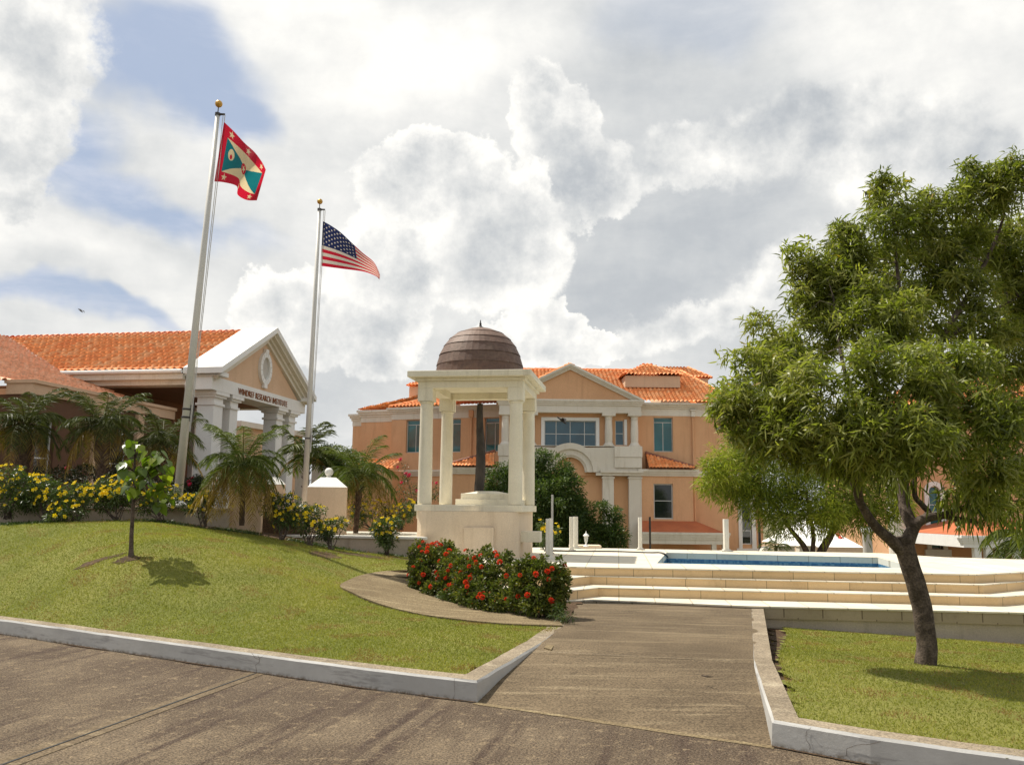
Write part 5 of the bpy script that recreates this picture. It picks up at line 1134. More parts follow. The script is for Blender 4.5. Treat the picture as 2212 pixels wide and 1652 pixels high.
def cr(tab, u):
    n = len(tab)-1; x = min(max(u*n, 0), n-1e-6); i = int(x); q = x-i; g = lambda j: np.array(tab[min(max(j, 0), n)], float); p0, p1, p2, p3 = g(i-1), g(i), g(i+1), g(i+2)
    return .5*((2*p1)+(-p0+p2)*q+(2*p0-5*p1+4*p2-p3)*q*q+(-p0+3*p1-3*p2+p3)*q**3)
def star_in(x, y, r):
    a = math.atan2(x, y) % (2*math.pi/5); a = min(a, 2*math.pi/5-a); d = math.hypot(x, y)
    ri = r*.38; p1 = (r, 0); c36 = math.pi/5; qx, qy = ri*math.cos(c36), ri*math.sin(c36); X, Y_ = d*math.cos(a), d*math.sin(a)
    return (X-p1[0])*(qy-0)-(Y_-0)*(qx-p1[0]) > 0 if True else False
def star(x, y, r):
    d = math.hypot(x, y)
    if d > r: return False
    return not star_in(x, y, r) if STFLIP else star_in(x, y, r)
STFLIP = True
def flag(name, label, top, bot, Y, col, NU, NV, dep):
    V = []; 
    for j in range(NV+1):
        for i in range(NU+1):
            u, v = i/NU, j/NV; a = cr(top, u); b = cr(bot, u); p = a*(1-v)+b*v; px, py = 392.6+.2686*p[0], 187.7+.2686*p[1]
            V.append(PY(px, py, Y-.03+dep(u, v)))
    F_ = []; C = []
    for j in range(NV):
        for i in range(NU): q = j*(NU+1)+i; F_.append((q, q+1, q+NU+2, q+NU+1)); C.append(col((i+.5)/NU, (j+.5)/NV))
    t_ = thing(name, label, 'flag', V[0]); me = raw(name, np.array(V)-np.array(V[0]), F_, None, None, True)
    ca = me.attributes.new('dye', 'FLOAT_COLOR', 'FACE'); ca.data.foreach_set('color', np.array([(*c, 1) for c in C], dtype=np.float32).ravel())
    if 'flagcloth' not in M:
        m, t, b = newmat('flag_cloth'); M['flagcloth'] = m; c = t.node('ShaderNodeAttribute', attribute_name='dye').outputs['Color']; t.l.new(c, b.inputs['Base Color']); b.inputs['Roughness'].default_value = .7
        tr = t.node('ShaderNodeBsdfTranslucent'); t.l.new(c, tr.inputs[0]); mx = t.node('ShaderNodeMixShader'); mx.inputs[0].default_value = .5; t.l.new(b.outputs[0], mx.inputs[1]); t.l.new(tr.outputs[0], mx.inputs[2]); t.l.new(mx.outputs[0], m.node_tree.nodes['Material Output'].inputs[0])
    me.materials.append(M['flagcloth']); link('cloth', me, t_); return t_
RED = (.5, .008, .03); YEL = (.66, .55, .33); GRN = (.006, .15, .17); WHT = (.6, .55, .46); DK_ = (.05, .05, .06); BLU = (.014, .022, .085)
def g1(u, v):
    A = 1.45
    bx_, by_ = .115, .19
    if u < bx_ or u > 1-bx_*.8 or v < by_ or v > 1-by_:
        for sx in (.17, .5, .83):
            for sy in (.095, .905):
                if star((u-sx)*A, -(v-sy), .075): return YEL
        return RED
    if (u-.5)**2*A*A+(v-.5)**2 < .105**2: return YEL if star((u-.5)*A, -(v-.5), .085) else RED
    uu = (u-bx_)/(1-1.8*bx_); vv = (v-by_)/(1-2*by_)
    if abs(uu-.5) > abs(vv-.5):
        dx, dy = (u-.22)*A, v-.44
        if (dx/.075)**2+(dy/.11)**2 < 1: return RED if (dx/.03)**2+((dy-.04)/.05)**2 < 1 else YEL
        return GRN
    return YEL
def g2(u, v):
    if u < .47 and v < 7/13:
        for r_ in range(9):
            nc_ = 6 if r_ % 2 == 0 else 5
            for c_ in range(nc_):
                sx = .47*((c_*2+1+(r_ % 2))/12); sy = 7/13*(r_+1)/10
                if ((u-sx)*1.7)**2+(v-sy)**2 < .017**2: return WHT
        return BLU
    return RED if int(v*13) % 2 == 0 else WHT
flag('flag', 'faded red bordered flag with cream and green triangles and stars', [(340, 283), (425, 365), (505, 452), (585, 525), (645, 605), (676, 668)], [(262, 762), (345, 770), (442, 800), (450, 868), (520, 910), (604, 914)], 18, g1, 150, 100, lambda u, v: .22*u*math.sin(u*7+v*2)-.12*u)
flag('flag', 'red and white striped flag with starry blue corner', [(1135, 1080), (1200, 1116), (1280, 1172), (1365, 1252), (1455, 1335), (1545, 1410), (1590, 1500), (1592, 1540)], [(1122, 1441), (1200, 1451), (1300, 1464), (1400, 1476), (1480, 1490), (1555, 1518), (1585, 1545), (1583, 1562)], 24, g2, 170, 104, lambda u, v: .25*u*math.sin(u*8+v*1.5)-.1*u)
# ================================================================ deck furniture
def post(px, py, ptop, wpx, label, grp='white ribbed light posts standing on the terrace'):
    x, y, z = PZ(px, py, .7); top = PY(px, ptop, y)[2]; w = wpx/1876*y/2
    p = thing('terrace_post', label, 'post', (x, y, .7), grp); T = frame((x, y, 0), .2)
    mb = MB(T); mb.box(-w, w, -w*.8, w*.8, .74, top).box(-w*.75, -w*.45, -w*.8-.006, -w*.8+.002, .8, top-.02).box(w*.4, w*.7, -w*.8-.006, -w*.8+.002, .8, top-.02); mb.build('shaft', 'post', p, bevel=.006)
    mb = MB(T); mb.box(-w*2.6, w*2.6, -w*1.4, w*1.4, .7, .73).box(-w*1.5, w*1.5, -w*1.1, w*1.1, .73, .76); mb.build('foot', 'post', p, bevel=.006)
post(1182.5, 1205, 1120, 7, 'left of the two touching front posts near the pavilion'); post(1189.5, 1207, 1119, 7.5, 'right one of the two touching front posts near the pavilion')
post(1234, 1189.5, 1116, 7, 'slim post just left of the white lantern'); post(1243.5, 1184.5, 1115.5, 8.5, 'taller rear post nearest the white lantern')
post(1383, 1187.5, 1117, 7, 'single post in front of the cream pilaster'); post(1569, 1191, 1121, 10, 'broad post at the right end of the far canopy')
x, y, z = PZ(1192.5, 1196, .7); top = PY(1192.5, 1068, y)[2]; p = thing('tall_grey_post', 'tall thin grey post rising behind the two front posts', 'post', (x, y, .7)); MB().box(x-.025, x+.025, y-.025, y+.025, .7, top).build('shaft', 'alu', p); MB().box(x-.05, x+.05, y-.05, y+.05, .7, .73).build('foot', 'alu', p)
x, y, z = PY(1404.5, 1180, 30); p = thing('thin_dark_post', 'thin dark post in front of the terracotta canopy', 'post', (x, y, -1)); MB().tube([(x, y, -1), (x, y, PY(1404.5, 1116, 30)[2])], .035, 8).build('shaft', 'darkmetal', p)
x, y, z = PY(1641, 1170, 30); p = thing('black_lamp_pole', 'thin black pole in front of the dark window with white surround', 'post', (x, y, -3)); MB().tube([(x, y, -3.4), (x, y, PY(1641, 1125, 30)[2])], .045, 8).build('shaft', 'darkmetal', p)
def lantern(px, pb, pt_, z, label):
    x, y, _ = PZ(px, pb, z); H = PY(px, pt_, y)[2]-z; p = thing('lantern', label, 'lantern', (x, y, z), 'small white pedestal lanterns')
    s = H/.44; L = lambda pr: [(r_*s, q*s) for r_, q in pr]
    MB().lathe((x, y, z), L([(.085, 0), (.085, .012), (.05, .03), (.024, .07), (.02, .1), (.035, .125)]), 16).build('stem', 'white', p, smooth=False)
    MB().lathe((x, y, z), L([(.035, .126), (.055, .29)]), 6).build('glass_body', 'frame', p)
    mb = MB()
    for i in range(6):
        q = 2*math.pi*i/6; mb.tube([(x+.038*s*math.cos(q), y+.038*s*math.sin(q), z+.126*s), (x+.058*s*math.cos(q), y+.058*s*math.sin(q), z+.292*s)], .005*s, 5)
    mb.build('cage', 'white', p); MB().lathe((x, y, z), L([(.085, .292), (.088, .3), (.06, .335), (.028, .365), (.012, .375), (.016, .395), (.012, .41), (.002, .44)]), 16).build('lantern_cap', 'white', p, smooth=False)
bx_, by_, _ = PZ(1272, 1184, .7); blk = thing('low_block', 'low cream block carrying the far white lantern', 'block', (bx_, by_, .7)); MB().box(bx_-.5, bx_+.33, by_-.05, by_+.5, .7, .78).build('block', 'drum', blk, bevel=.01)
lantern(1266, 1180, 1146, .78, 'white lantern on the low block in front of the green tree')
lantern(1065, 1213, 1181, .72, 'white lantern at the foot of the pavilion behind the red hedge')
pts = [PZ(x, y, .715) for x, y in ((1175, 1189), (1250, 1190), (1330, 1190.5), (1400, 1193), (1425, 1193), (1437, 1197))]+[PZ(1445, 1206, .5), PZ(1449, 1213, .35)]
O, Rr = smooth_path(pts, [.018]*len(pts), 5); hz_ = thing('black_hose', 'black hose lying across the terrace and dipping into the pool', 'hose', pts[0]); MB().tube(O, Rr, 6).build('hose_line', 'black', hz_, smooth=True)
cv = [PZ(x, y, kz+.001)[:2] for x, y in ((1175, 1396), (1185, 1386), (1200, 1387), (1191, 1400))]; uc = thing('utility_cover', 'small square grey cover plate set in the walkway', 'cover plate', (*cv[0], kz)); MB().prism(cv, .1, .183).build('plate', 'path', uc)
tw_ = thing('fallen_twig', 'small dark twig lying on the walkway', 'twig', PZ(1530, 1460, kz)); MB().tube([PZ(1516, 1458, kz+.012), PZ(1528, 1461, kz+.02), PZ(1541, 1461, kz+.012)], [.006, .007, .003], 5).tube([PZ(1524, 1460, kz+.015), PZ(1533, 1456, kz+.02)], [.004, .002], 5).build('twig', 'bark', tw_)
# birds
def bird(px, py, Y, s, label, wing=.5):
    c = Vector(PY(px, py, Y)); p = thing('bird', label, 'bird', c, 'birds in flight'); V = []; Fs = []
    n = 8; pr = [(-.5, .01), (-.38, .06), (-.1, .1), (.15, .09), (.32, .06), (.42, .065), (.5, .03), (.56, .004)]
    for j, (t_, r_) in enumerate(pr):
        for k_ in range(n): q = 2*math.pi*k_/n; V.append((c.x-t_*s*.75+0, c.y+r_*s*math.cos(q), c.z+r_*s*math.sin(q)+t_*s*.55))
    for j in range(len(pr)-1):
        for k_ in range(n): Fs.append((j*n+k_, j*n+(k_+1) % n, (j+1)*n+(k_+1) % n, (j+1)*n+k_))
    MB().add(V, Fs).build('body', 'darkmetal', p, smooth=True)
    for sd_ in (-1, 1):
        V = []; 
        for (a, b_, c_) in ((.2, 0, 0), (-.15, 0, 0), (-.3, .5, wing*.6), (-.1, .95, -wing*.5), (.05, .6, wing*.5)): V.append((c.x-a*s*.8+.15*s*b_, c.y+sd_*b_*s*.8, c.z+c_*s*.6+a*s*.4))
        MB().add(V, [(0, 1, 2, 4), (4, 2, 3)]).build('wing', 'darkmetal', p)
bird(1214, 908, 36, .55, 'dark pigeon flying in front of the wide central window'); bird(174, 671, 60, .5, 'tiny distant bird high above the left tiled roof'); bird(1871, 417, 40, .45, 'small bird beside the top of the big tree')
# ---------------------------------------------------------------- vegetation
def V3(p): return np.array(p, float)
def px_lobe(x, y, rx, ry, Y, rd=None):
    c = PY(x, y, Y); s = Y/1876; return (c[0], c[1], c[2], rx*s, (rd if rd is not None else (rx+ry)/2)*s, ry*s)
def clusters(lobes, ncl, cr, nper, shell=.3):
    c, d, idx = lobes_pts(lobes, ncl, shell); n = ncl*nper; ci = np.repeat(np.arange(ncl), nper)
    off = rdir(n)*(rng.random(n)**.5)[:, None]*cr; off[:, 2] -= abs(off[:, 2])*.2
    return c, d, c[ci]+off, d[ci], off/(cr+1e-9), ci
def lumpy(lobes, k=6, s0=.9, s1=.42):
    R = []
    for (x, y, z, a, b, c) in lobes:
        R.append((x, y, z, a*s0, b*s0, c*s0))
        for i in range(k):
            d = rng.normal(size=3); d[2] = d[2]*.9+.15; d /= np.linalg.norm(d); s = s1*rng.uniform(.7, 1.2); R.append((x+d[0]*a*.78, y+d[1]*b*.78, z+d[2]*c*.78, a*s, b*s, c*s))
    return R
def tree_crown(par, lobes, ncl, cr, nper, L, Wd, mat, droop, seg=3, shell=.3, name='crown', tonebase=.45, jit=0):
    c, d, P, Dn, off, ci = clusters(lobes, ncl, cr, nper, shell); n = len(P)
    D = off*.9+Dn*.45+rng.normal(size=(n, 3))*.45+np.array((0, 0, .25)); tc = rng.normal(size=len(c))*.14; tl = rng.normal(size=len(lobes))*.1; _d = ((np.array(lobes)[None, :, :3]-c[:, None])**2).sum(-1) if len(lobes) > 60 else None
    if _d is not None: tc = tc+tl[_d.argmin(1)]
    if jit: D = off*.5+Dn*.3+rng.normal(size=(n, 3))*.75+np.array((0, 0, .35))
    tone = np.clip(tonebase+tc[ci]+rng.normal(size=n)*.17, 0, .94); r = rng.random(n); tone[r > .994] = 1.
    me = leaf_mesh(name, P-org(par), D, rng.uniform(.65, 1.15, n)*L, rng.uniform(.7, 1.2, n)*Wd, mat, tone, droop, seg, None, .55 if jit else 0)
    link(name, me, par); return c
# ---- big tree
tx, ty, tz = PZ(1999, 1436, 0.); BT = thing('tree', 'big sickle leaved tree with dark leaning forked trunk on the right lawn', 'tree', (tx, ty, tz))
def B(x, y, Y): return V3(PY(x, y, Y))
tY = ty
Lb = [(1655, 835, 100, 85, 10.2), (1610, 900, 75, 75, 10.0), (1735, 740, 105, 75, 10.6), (1650, 770, 70, 45, 10.3), (1700, 920, 90, 65, 9.6), (1800, 880, 130, 110, 9.2), (1750, 975, 70, 35, 9.8), (1800, 620, 85, 70, 10.8), (1745, 560, 45, 32, 10.6), (1735, 640, 40, 35, 10.5),
   (1870, 520, 85, 70, 10.9), (1925, 430, 62, 45, 11.0), (1985, 470, 50, 60, 11.3), (1980, 580, 110, 80, 11.6), (2125, 420, 72, 55, 11.2), (2185, 400, 60, 55, 11.0), (2165, 510, 90, 75, 11.8), (1880, 690, 120, 80, 10.3), (2030, 790, 120, 75, 9.6), (1930, 800, 110, 80, 9.1), (1920, 920, 130, 90, 8.9), (2080, 900, 110, 90, 9.2),
   (1850, 975, 110, 55, 9.4), (2000, 975, 115, 45, 9.4), (2180, 780, 60, 110, 11.6), (2210, 640, 70, 80, 12.2), (2130, 1020, 90, 55, 10.2), (2200, 1050, 70, 60, 11), (2260, 950, 110, 110, 11.4), (2350, 700, 120, 180, 11.5), (2330, 460, 100, 100, 11.6), (2420, 950, 120, 140, 11), (1990, 690, 60, 35, 10.9), (2090, 1075, 60, 35, 10.6), (2230, 1110, 50, 40, 11.2), (1560, 780, 30, 25, 10.), (1560, 885, 35, 25, 10.), (1710, 545, 22, 16, 10.6), (1725, 600, 25, 20, 10.6), (1640, 700, 30, 20, 10.4), (1900, 395, 30, 18, 11), (2095, 365, 28, 16, 11.2), (2160, 358, 28, 16, 11.1), (2065, 520, 80, 60, 11.5), (2060, 630, 80, 60, 11.3), (2050, 440, 50, 35, 11.2), (2110, 700, 80, 55, 11.2), (1950, 660, 70, 50, 10.8), (2190, 600, 60, 70, 11.8), (1830, 560, 60, 45, 10.8), (1860, 620, 80, 50, 10.6)]
lob = lumpy([px_lobe(*q) for q in Lb]); big = tree_crown(BT, lob, 3700, .125, 30, .12, .024, 'leafA', .45, 3, .3, tonebase=.66, jit=1)
# drooping fringe clusters below
fr_ = [(1800, 1000, 9.5), (1890, 1025, 9.4), (1945, 1030, 9.6), (2080, 1105, 10.4), (2110, 1120, 10.5), (2160, 1110, 10.6), (2190, 1125, 10.8), (2050, 1075, 10.2), (2225, 1130, 11), (1835, 1000, 9.7)]
c = np.array([B(*q) for q in fr_]); n = 60; P = np.repeat(c, n, 0)+rng.normal(size=(len(c)*n, 3))*np.array((.12, .12, .09)); D = rng.normal(size=(len(P), 3))*.3+np.array((0, 0, -1))
link('drooping_sprays', leaf_mesh('sprays', P-org(BT), D, rng.uniform(.12, .2, len(P)), .021, 'leafA', np.clip(rng.normal(size=len(P))*.2+.45, 0, .94), .1, 3), BT)
mb = MB()
BRP = []
def br(mb, pts, rad, n=10, sub=5):
    O, Rr = smooth_path(pts, rad, sub); O = [o+np.array([mnoise.noise((o[0]*4, o[1]*4, o[2]*4+k*9)) for k in range(3)])*rad[0]*.12 for o in O]; mb.tube(O, Rr, n); BRP.extend([o for o, r_ in zip(O, Rr) if r_ < .05])
s_ = tY/1876
br(mb, [B(1999, 1450, tY), B(1999, 1432, tY), B(2001, 1385, tY), B(1992, 1310, tY), B(1968, 1230, tY), B(1953, 1182, tY), B(1950, 1160, tY)], [25*s_, 22*s_, 20*s_, 20*s_, 19.5*s_, 20*s_, 17*s_], 20)
br(mb, [B(1955, 1196, tY), B(1925, 1168, tY-.05), B(1890, 1135, tY-.1), B(1858, 1085, tY-.2), B(1835, 1030, tY-.3), B(1765, 985, tY-.3), B(1700, 920, tY-.3), B(1660, 850, tY-.2)], [15*s_, 12.5*s_, 10*s_, 8*s_, 6*s_, 5*s_, 3.5*s_, 2*s_], 14)
br(mb, [B(1858, 1085, tY-.2), B(1850, 1000, tY-.4), B(1855, 900, tY-.6), B(1820, 780, tY-.4), B(1800, 640, tY)], [8*s_, 7*s_, 5.5*s_, 4*s_, 2*s_])
br(mb, [B(1952, 1200, tY), B(1962, 1165, tY), B(1980, 1130, tY), B(2005, 1117, tY+.05), B(2040, 1112, tY+.1), B(2065, 1102, tY+.1), B(2090, 1091, tY+.1)], [17*s_, 15*s_, 11*s_, 9.5*s_, 8*s_, 5*s_, 4*s_], 14)
br(mb, [B(2038, 1112, tY+.1), B(2062, 1120, tY+.1), B(2088, 1123, tY+.12), B(2108, 1127, tY+.2)], [7*s_, 6*s_, 5.5*s_, 4.5*s_])
br(mb, [B(1974, 1140, tY), B(1960, 1112, tY+.1), B(1952, 1080, tY+.2), B(1955, 1000, tY+.3), B(1985, 880, tY+.4), B(2030, 740, tY+.5), B(2090, 640, tY+.8), B(2150, 520, tY+1), B(2180, 420, tY+1)], [14*s_, 13*s_, 12*s_, 11*s_, 9*s_, 7.5*s_, 6*s_, 4*s_, 1.5*s_], 12)
br(mb, [B(1978, 1134, tY), B(1995, 1119, tY+.05), B(2006, 1106, tY+.1), B(1992, 1090, tY+.15), B(1975, 1060, tY+.2), B(1990, 960, tY), B(2060, 850, tY-.6)], [8*s_, 7.5*s_, 6.5*s_, 6*s_, 5.5*s_, 4*s_, 2*s_])
br(mb, [B(2000, 840, tY+.4), B(1960, 720, tY+.3), B(1940, 600, tY+.4), B(1925, 440, tY+.5)], [6*s_, 5*s_, 4*s_, 1.5*s_])
br(mb, [B(2030, 740, tY+.5), B(2110, 690, tY+.8), B(2200, 640, tY+1.4), B(2320, 560, tY+1.5)], [5*s_, 4*s_, 3*s_, 2*s_])
br(mb, [B(1955, 1000, tY+.3), B(2080, 920, tY+.4), B(2200, 880, tY+.8), B(2320, 820, tY+1)], [7*s_, 5*s_, 4*s_, 2*s_])
mb.build('trunk', 'bark', BT, smooth=True)
hubs = [B(*q) for q in ((1700, 900, tY-.4), (1765, 985, tY-.4), (1855, 900, tY-.7), (1820, 780, tY-.5), (1800, 640, tY+.2), (1925, 460, tY+.5), (1940, 600, tY+.4), (1960, 720, tY+.3), (2090, 640, tY+.8), (2150, 520, tY+1), (2110, 690, tY+.8), (2200, 640, tY+1.3), (2080, 920, tY+.2), (2200, 880, tY+.6), (1985, 880, tY), (2060, 850, tY-.6), (1955, 1000, tY), (2180, 430, tY+.9), (1850, 1000, tY-.4), (2320, 820, tY+1))]
def twigs(name, par, hubs, cl, mat, r0, frac=1.):
    H = np.array(hubs); mb = MB(); used = {}
    for c in cl:
        if random.random() > frac: continue
        j = int(np.argmin(((H-c)**2).sum(1))); h = H[j]
        if np.linalg.norm(h-c) > .42 or used.get(j, 0) > 1: continue
        used[j] = used.get(j, 0)+1
        m_ = (h+c)/2+np.array((random.uniform(-.1, .1), random.uniform(-.1, .1), random.uniform(-.02, .15)))
        mb.tube([h+(c-h)*.02, h*.6+m_*.4, m_, c], [r0, r0*.75, r0*.5, r0*.25], 4)
    return mb.build(name, mat, par)
twigs('twigs', BT, BRP, big, 'palebark', .009, .45)
# ---- second tree beyond the terrace
def simple_tree(name, label, base, lobs, ncl, cr, nper, L, Wd, mat, droop, trunks, hub, frac=.3, tone=.45, group=None, seg=2, bark='bark'):
    t_ = thing(name, label, 'tree', base, group); lo = [px_lobe(*q) for q in lobs]; c = tree_crown(t_, lo, ncl, cr, nper, L, Wd, mat, droop, seg, .3, tonebase=tone)
    mb = MB()
    for pts, rad in trunks: br(mb, pts, rad, 8)
    mb.build('trunk', bark, t_, smooth=True)
    if frac: twigs('twigs', t_, hub, c, bark, .012, frac)
    return t_
Yb = 25.5; q = Yb/1876
T2_ = simple_tree('tree', 'smaller fine leaved tree with thin forked trunks and lime tips beyond the pool', PY(1752, 1200, Yb)[:2]+(-.6,),
  [(1600, 1020, 55, 55, Yb), (1660, 1010, 75, 75, Yb), (1640, 1080, 60, 45, Yb), (1700, 1090, 65, 50, Yb), (1690, 1120, 45, 28, Yb-.5), (1770, 1060, 85, 75, Yb), (1850, 1060, 75, 75, Yb), (1865, 1120, 45, 35, Yb-.4), (1900, 1090, 50, 50, Yb), (1740, 980, 110, 60, Yb+.4), (1620, 960, 60, 45, Yb), (1590, 1060, 45, 35, Yb)], 700, .34, 42, .2, .028, 'leafB', .4,
  [([B(1762, 1225, Yb), B(1775, 1190, Yb), B(1796, 1150, Yb), B(1800, 1090, Yb), B(1790, 1020, Yb)], [.14, .13, .1, .08, .04]), ([B(1745, 1225, Yb), B(1742, 1190, Yb), B(1722, 1160, Yb), B(1705, 1140, Yb), B(1670, 1080, Yb)], [.1, .09, .07, .06, .03]),
   ([B(1750, 1225, Yb), B(1755, 1190, Yb), B(1756, 1150, Yb), B(1740, 1060, Yb)], [.08, .07, .06, .04]), ([B(1796, 1150, Yb), B(1850, 1080, Yb)], [.07, .04])], [B(1670, 1080, Yb), B(1740, 1060, Yb), B(1790, 1020, Yb), B(1850, 1080, Yb)], 0, .6)
lo = [px_lobe(*k) for k in ((1555, 995, 38, 32, Yb-.3), (1530, 1035, 24, 32, Yb-.4), (1540, 1058, 20, 16, Yb-.4), (1570, 1030, 30, 25, Yb-.6), (1790, 1105, 35, 35, Yb-.9), (1775, 1135, 25, 18, Yb-.9), (1935, 1080, 30, 30, Yb-.9))]
tree_crown(T2_, lo, 150, .26, 40, .18, .026, 'leafB', .4, 2, .3, 'lime_sprays', .8)
# ---- dark ferny tree in front of the portico
Yc = 33.
simple_tree('tree', 'dark green ferny rounded tree in front of the cream portico', PY(1180, 1215, Yc)[:2]+(-2.4,),
  [(1085, 1040, 42, 38, Yc), (1060, 1085, 28, 40, Yc), (1140, 1030, 42, 38, Yc), (1195, 1025, 42, 42, Yc), (1215, 1060, 45, 45, Yc-.5), (1170, 1090, 60, 50, Yc-.8), (1225, 1110, 55, 45, Yc-.6), (1250, 1145, 48, 38, Yc-.5), (1190, 1150, 60, 40, Yc-.6), (1285, 1160, 35, 28, Yc-.6), (1330, 1165, 26, 24, Yc-.6), (1305, 1118, 12, 12, Yc-.4), (1298, 1092, 13, 11, Yc-.4), (1327, 1113, 15, 12, Yc-.4), (1330, 1150, 22, 16, Yc-.7), (1170, 985, 22, 12, Yc), (1110, 1120, 50, 60, Yc)],
  1300, .22, 46, .15, .04, 'leafC', .35, [([B(1190, 1230, Yc), B(1195, 1150, Yc), B(1180, 1080, Yc)], [.16, .12, .06])], [B(1180, 1080, Yc), B(1190, 1130, Yc), B(1250, 1140, Yc)], 0, .5)
# ---- small tree behind the second flagpole
Yd = 26.
simple_tree('tree', 'small bushy green tree between the second flagpole and the orange wall', PY(735, 1080, Yd)[:2]+(.8,),
  [(735, 1000, 38, 28, Yd), (705, 985, 25, 20, Yd), (745, 1035, 40, 28, Yd), (770, 1010, 25, 25, Yd)], 130, .28, 40, .16, .03, 'leafC', .35, [([B(740, 1130, Yd), B(738, 1060, Yd), B(736, 1010, Yd)], [.07, .05, .03])], [B(736, 1010, Yd)], 0, .55)
# ---- sapling with large leaves
sx, sy, sz = PY(283, 1199, 13.3); SP = thing('sapling', 'young sapling with big drooping heart shaped leaves on the lawn', 'tree', (sx, sy, sz)); mb = MB()
S = lambda x, y, o=0: B(x, y, 13.3+o)
br(mb, [S(283, 1204), S(283, 1180), S(286, 1120), S(290, 1060), S(291, 1000), S(292, 962)], [.05, .035, .03, .026, .018, .008], 8)
tips = [(300, 965), (275, 968), (291, 955), (270, 1000), (283, 985), (310, 985), (330, 985), (345, 980), (358, 1000), (350, 1020), (335, 1010), (320, 1000), (345, 1045), (352, 1060), (330, 1065), (310, 1030), (300, 1010), (275, 1030), (268, 1015), (340, 1000), (357, 1035), (300, 1050), (325, 1040), (285, 1055), (360, 1070), (345, 1085), (318, 1015)]
ctr = [S(291, 1050), S(291, 1020), S(291, 990), S(320, 1020), S(335, 1000)]
br(mb, [S(289, 1075), S(310, 1040), S(330, 1000), S(345, 978)], [.018, .014, .01, .006], 6); br(mb, [S(289, 1085), S(320, 1065), S(345, 1045)], [.015, .01, .006], 6)
P = []; 
for x, y in tips:
    for k_ in range(4): o = random.uniform(-.3, .3); p = S(x+random.uniform(-9, 9), y+random.uniform(-9, 9), o); P.append(p); j = int(np.argmin([np.linalg.norm(p-h) for h in ctr])); mb.tube([ctr[j], (ctr[j]+p)/2+np.array((0, 0, .04)), p], [.007, .005, .003], 4)
mb.build('trunk', 'bark', SP, smooth=True)
def heart_leaves(P, L):
    V = []; Fs = []; tn = []
    out = [(0, 0), (.25, -.09), (.46, .08), (.5, .3), (.4, .58), (.2, .84), (0, 1.08)]
    for p in P:
        a = random.uniform(0, 6.28); dr = Vector((math.cos(a), math.sin(a), -random.uniform(.5, 1.6))).normalized(); sd_ = dr.cross(Vector((random.uniform(-.4, .4), random.uniform(-.4, .4), 1))).normalized(); nn = sd_.cross(dr); l = L*random.uniform(.7, 1.15); n0 = len(V); t_ = random.gauss(.45, .22)
        mid = []
        for k_ in range(7):
            q_ = out[k_][1]; bend = -.16*l*q_*q_
            c_ = Vector(p)+dr*(q_*l)+Vector((0, 0, bend)); V.append(c_)
            for s in (-1, 1): V.append(c_+sd_*(s*out[k_][0]*l)+nn*(.1*l*out[k_][0]*2))
        for k_ in range(6):
            a0 = n0+3*k_; Fs += [(a0, a0+1, a0+4, a0+3), (a0, a0+3, a0+5, a0+2)]; tn += [t_, t_]
    return V, Fs, np.clip(tn, 0, 1)
V_, Fs, tn = heart_leaves(P, .15); link('leaves', raw('leaves', np.array([tuple(v) for v in V_])-org(SP), Fs, 'leafbig', tn, True), SP)
# ---- palms
def frond_mesh(nm, L, lift, sag, nl, ll, mat, dense=1., lw=.012):
    """rachis from origin going +x"""
    def rp(q): return np.array((L*q*(1-.12*q), 0, L*(lift*q-sag*q*q)))
    P = []; D = []; Ls = []
    for i in range(nl):
        q = .14+.86*i/(nl-1); p = rp(q); tg = rp(min(1, q+.02))-rp(q-.02); tg /= np.linalg.norm(tg)
        for s in (-1, 1):
            d = tg*(.55+.5*q)+np.array((0, s*1., .18))+rng.normal(size=3)*.12; P.append(p); D.append(d); Ls.append(ll*(.35+1.1*math.sin(math.pi*min(1, .12+q*.86)))*random.uniform(.85, 1.1))
    me = leaf_mesh(nm, P, D, np.array(Ls), lw*1.25, mat, np.clip(rng.normal(size=len(P))*.2+.45, 0, 1), .55, 3)
    mb = MB(); mb.tube([rp(q) for q in np.linspace(0, 1, 7)], [.012, .011, .009, .007, .005, .004, .002], 5); v0 = len(me.vertices)
    # join rachis
    import bmesh as bm_; bm = bm_.new(); bm.from_mesh(me); lay = bm.faces.layers.float.get('tone'); vs = [bm.verts.new(v) for v in mb.v]
    for f in mb.f:
        try: fc = bm.faces.new([vs[i] for i in f]); fc[lay] = .9
        except ValueError: pass
    bm.to_mesh(me); bm.free(); return me
FM = {k_: [frond_mesh('frond', *a) for a in v] for k_, v in {
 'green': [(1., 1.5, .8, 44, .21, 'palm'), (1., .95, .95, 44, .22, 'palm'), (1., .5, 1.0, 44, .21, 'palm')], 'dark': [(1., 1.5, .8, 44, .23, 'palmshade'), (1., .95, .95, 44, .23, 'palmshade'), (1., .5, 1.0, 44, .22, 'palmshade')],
 'dry': [(1., .22, 1.1, 34, .2, 'palmdry')], 'areca': [(1., 1.5, .75, 30, .34, 'palmshade', 1., .026), (1., .9, .8, 30, .34, 'palmshade', 1., .026), (1., .5, .8, 30, .34, 'palm', 1., .022)], 'coco': [(1., .9, .9, 34, .3, 'palm', 1., .02), (1., .45, 1., 34, .3, 'palm', 1., .02)]}.items()}
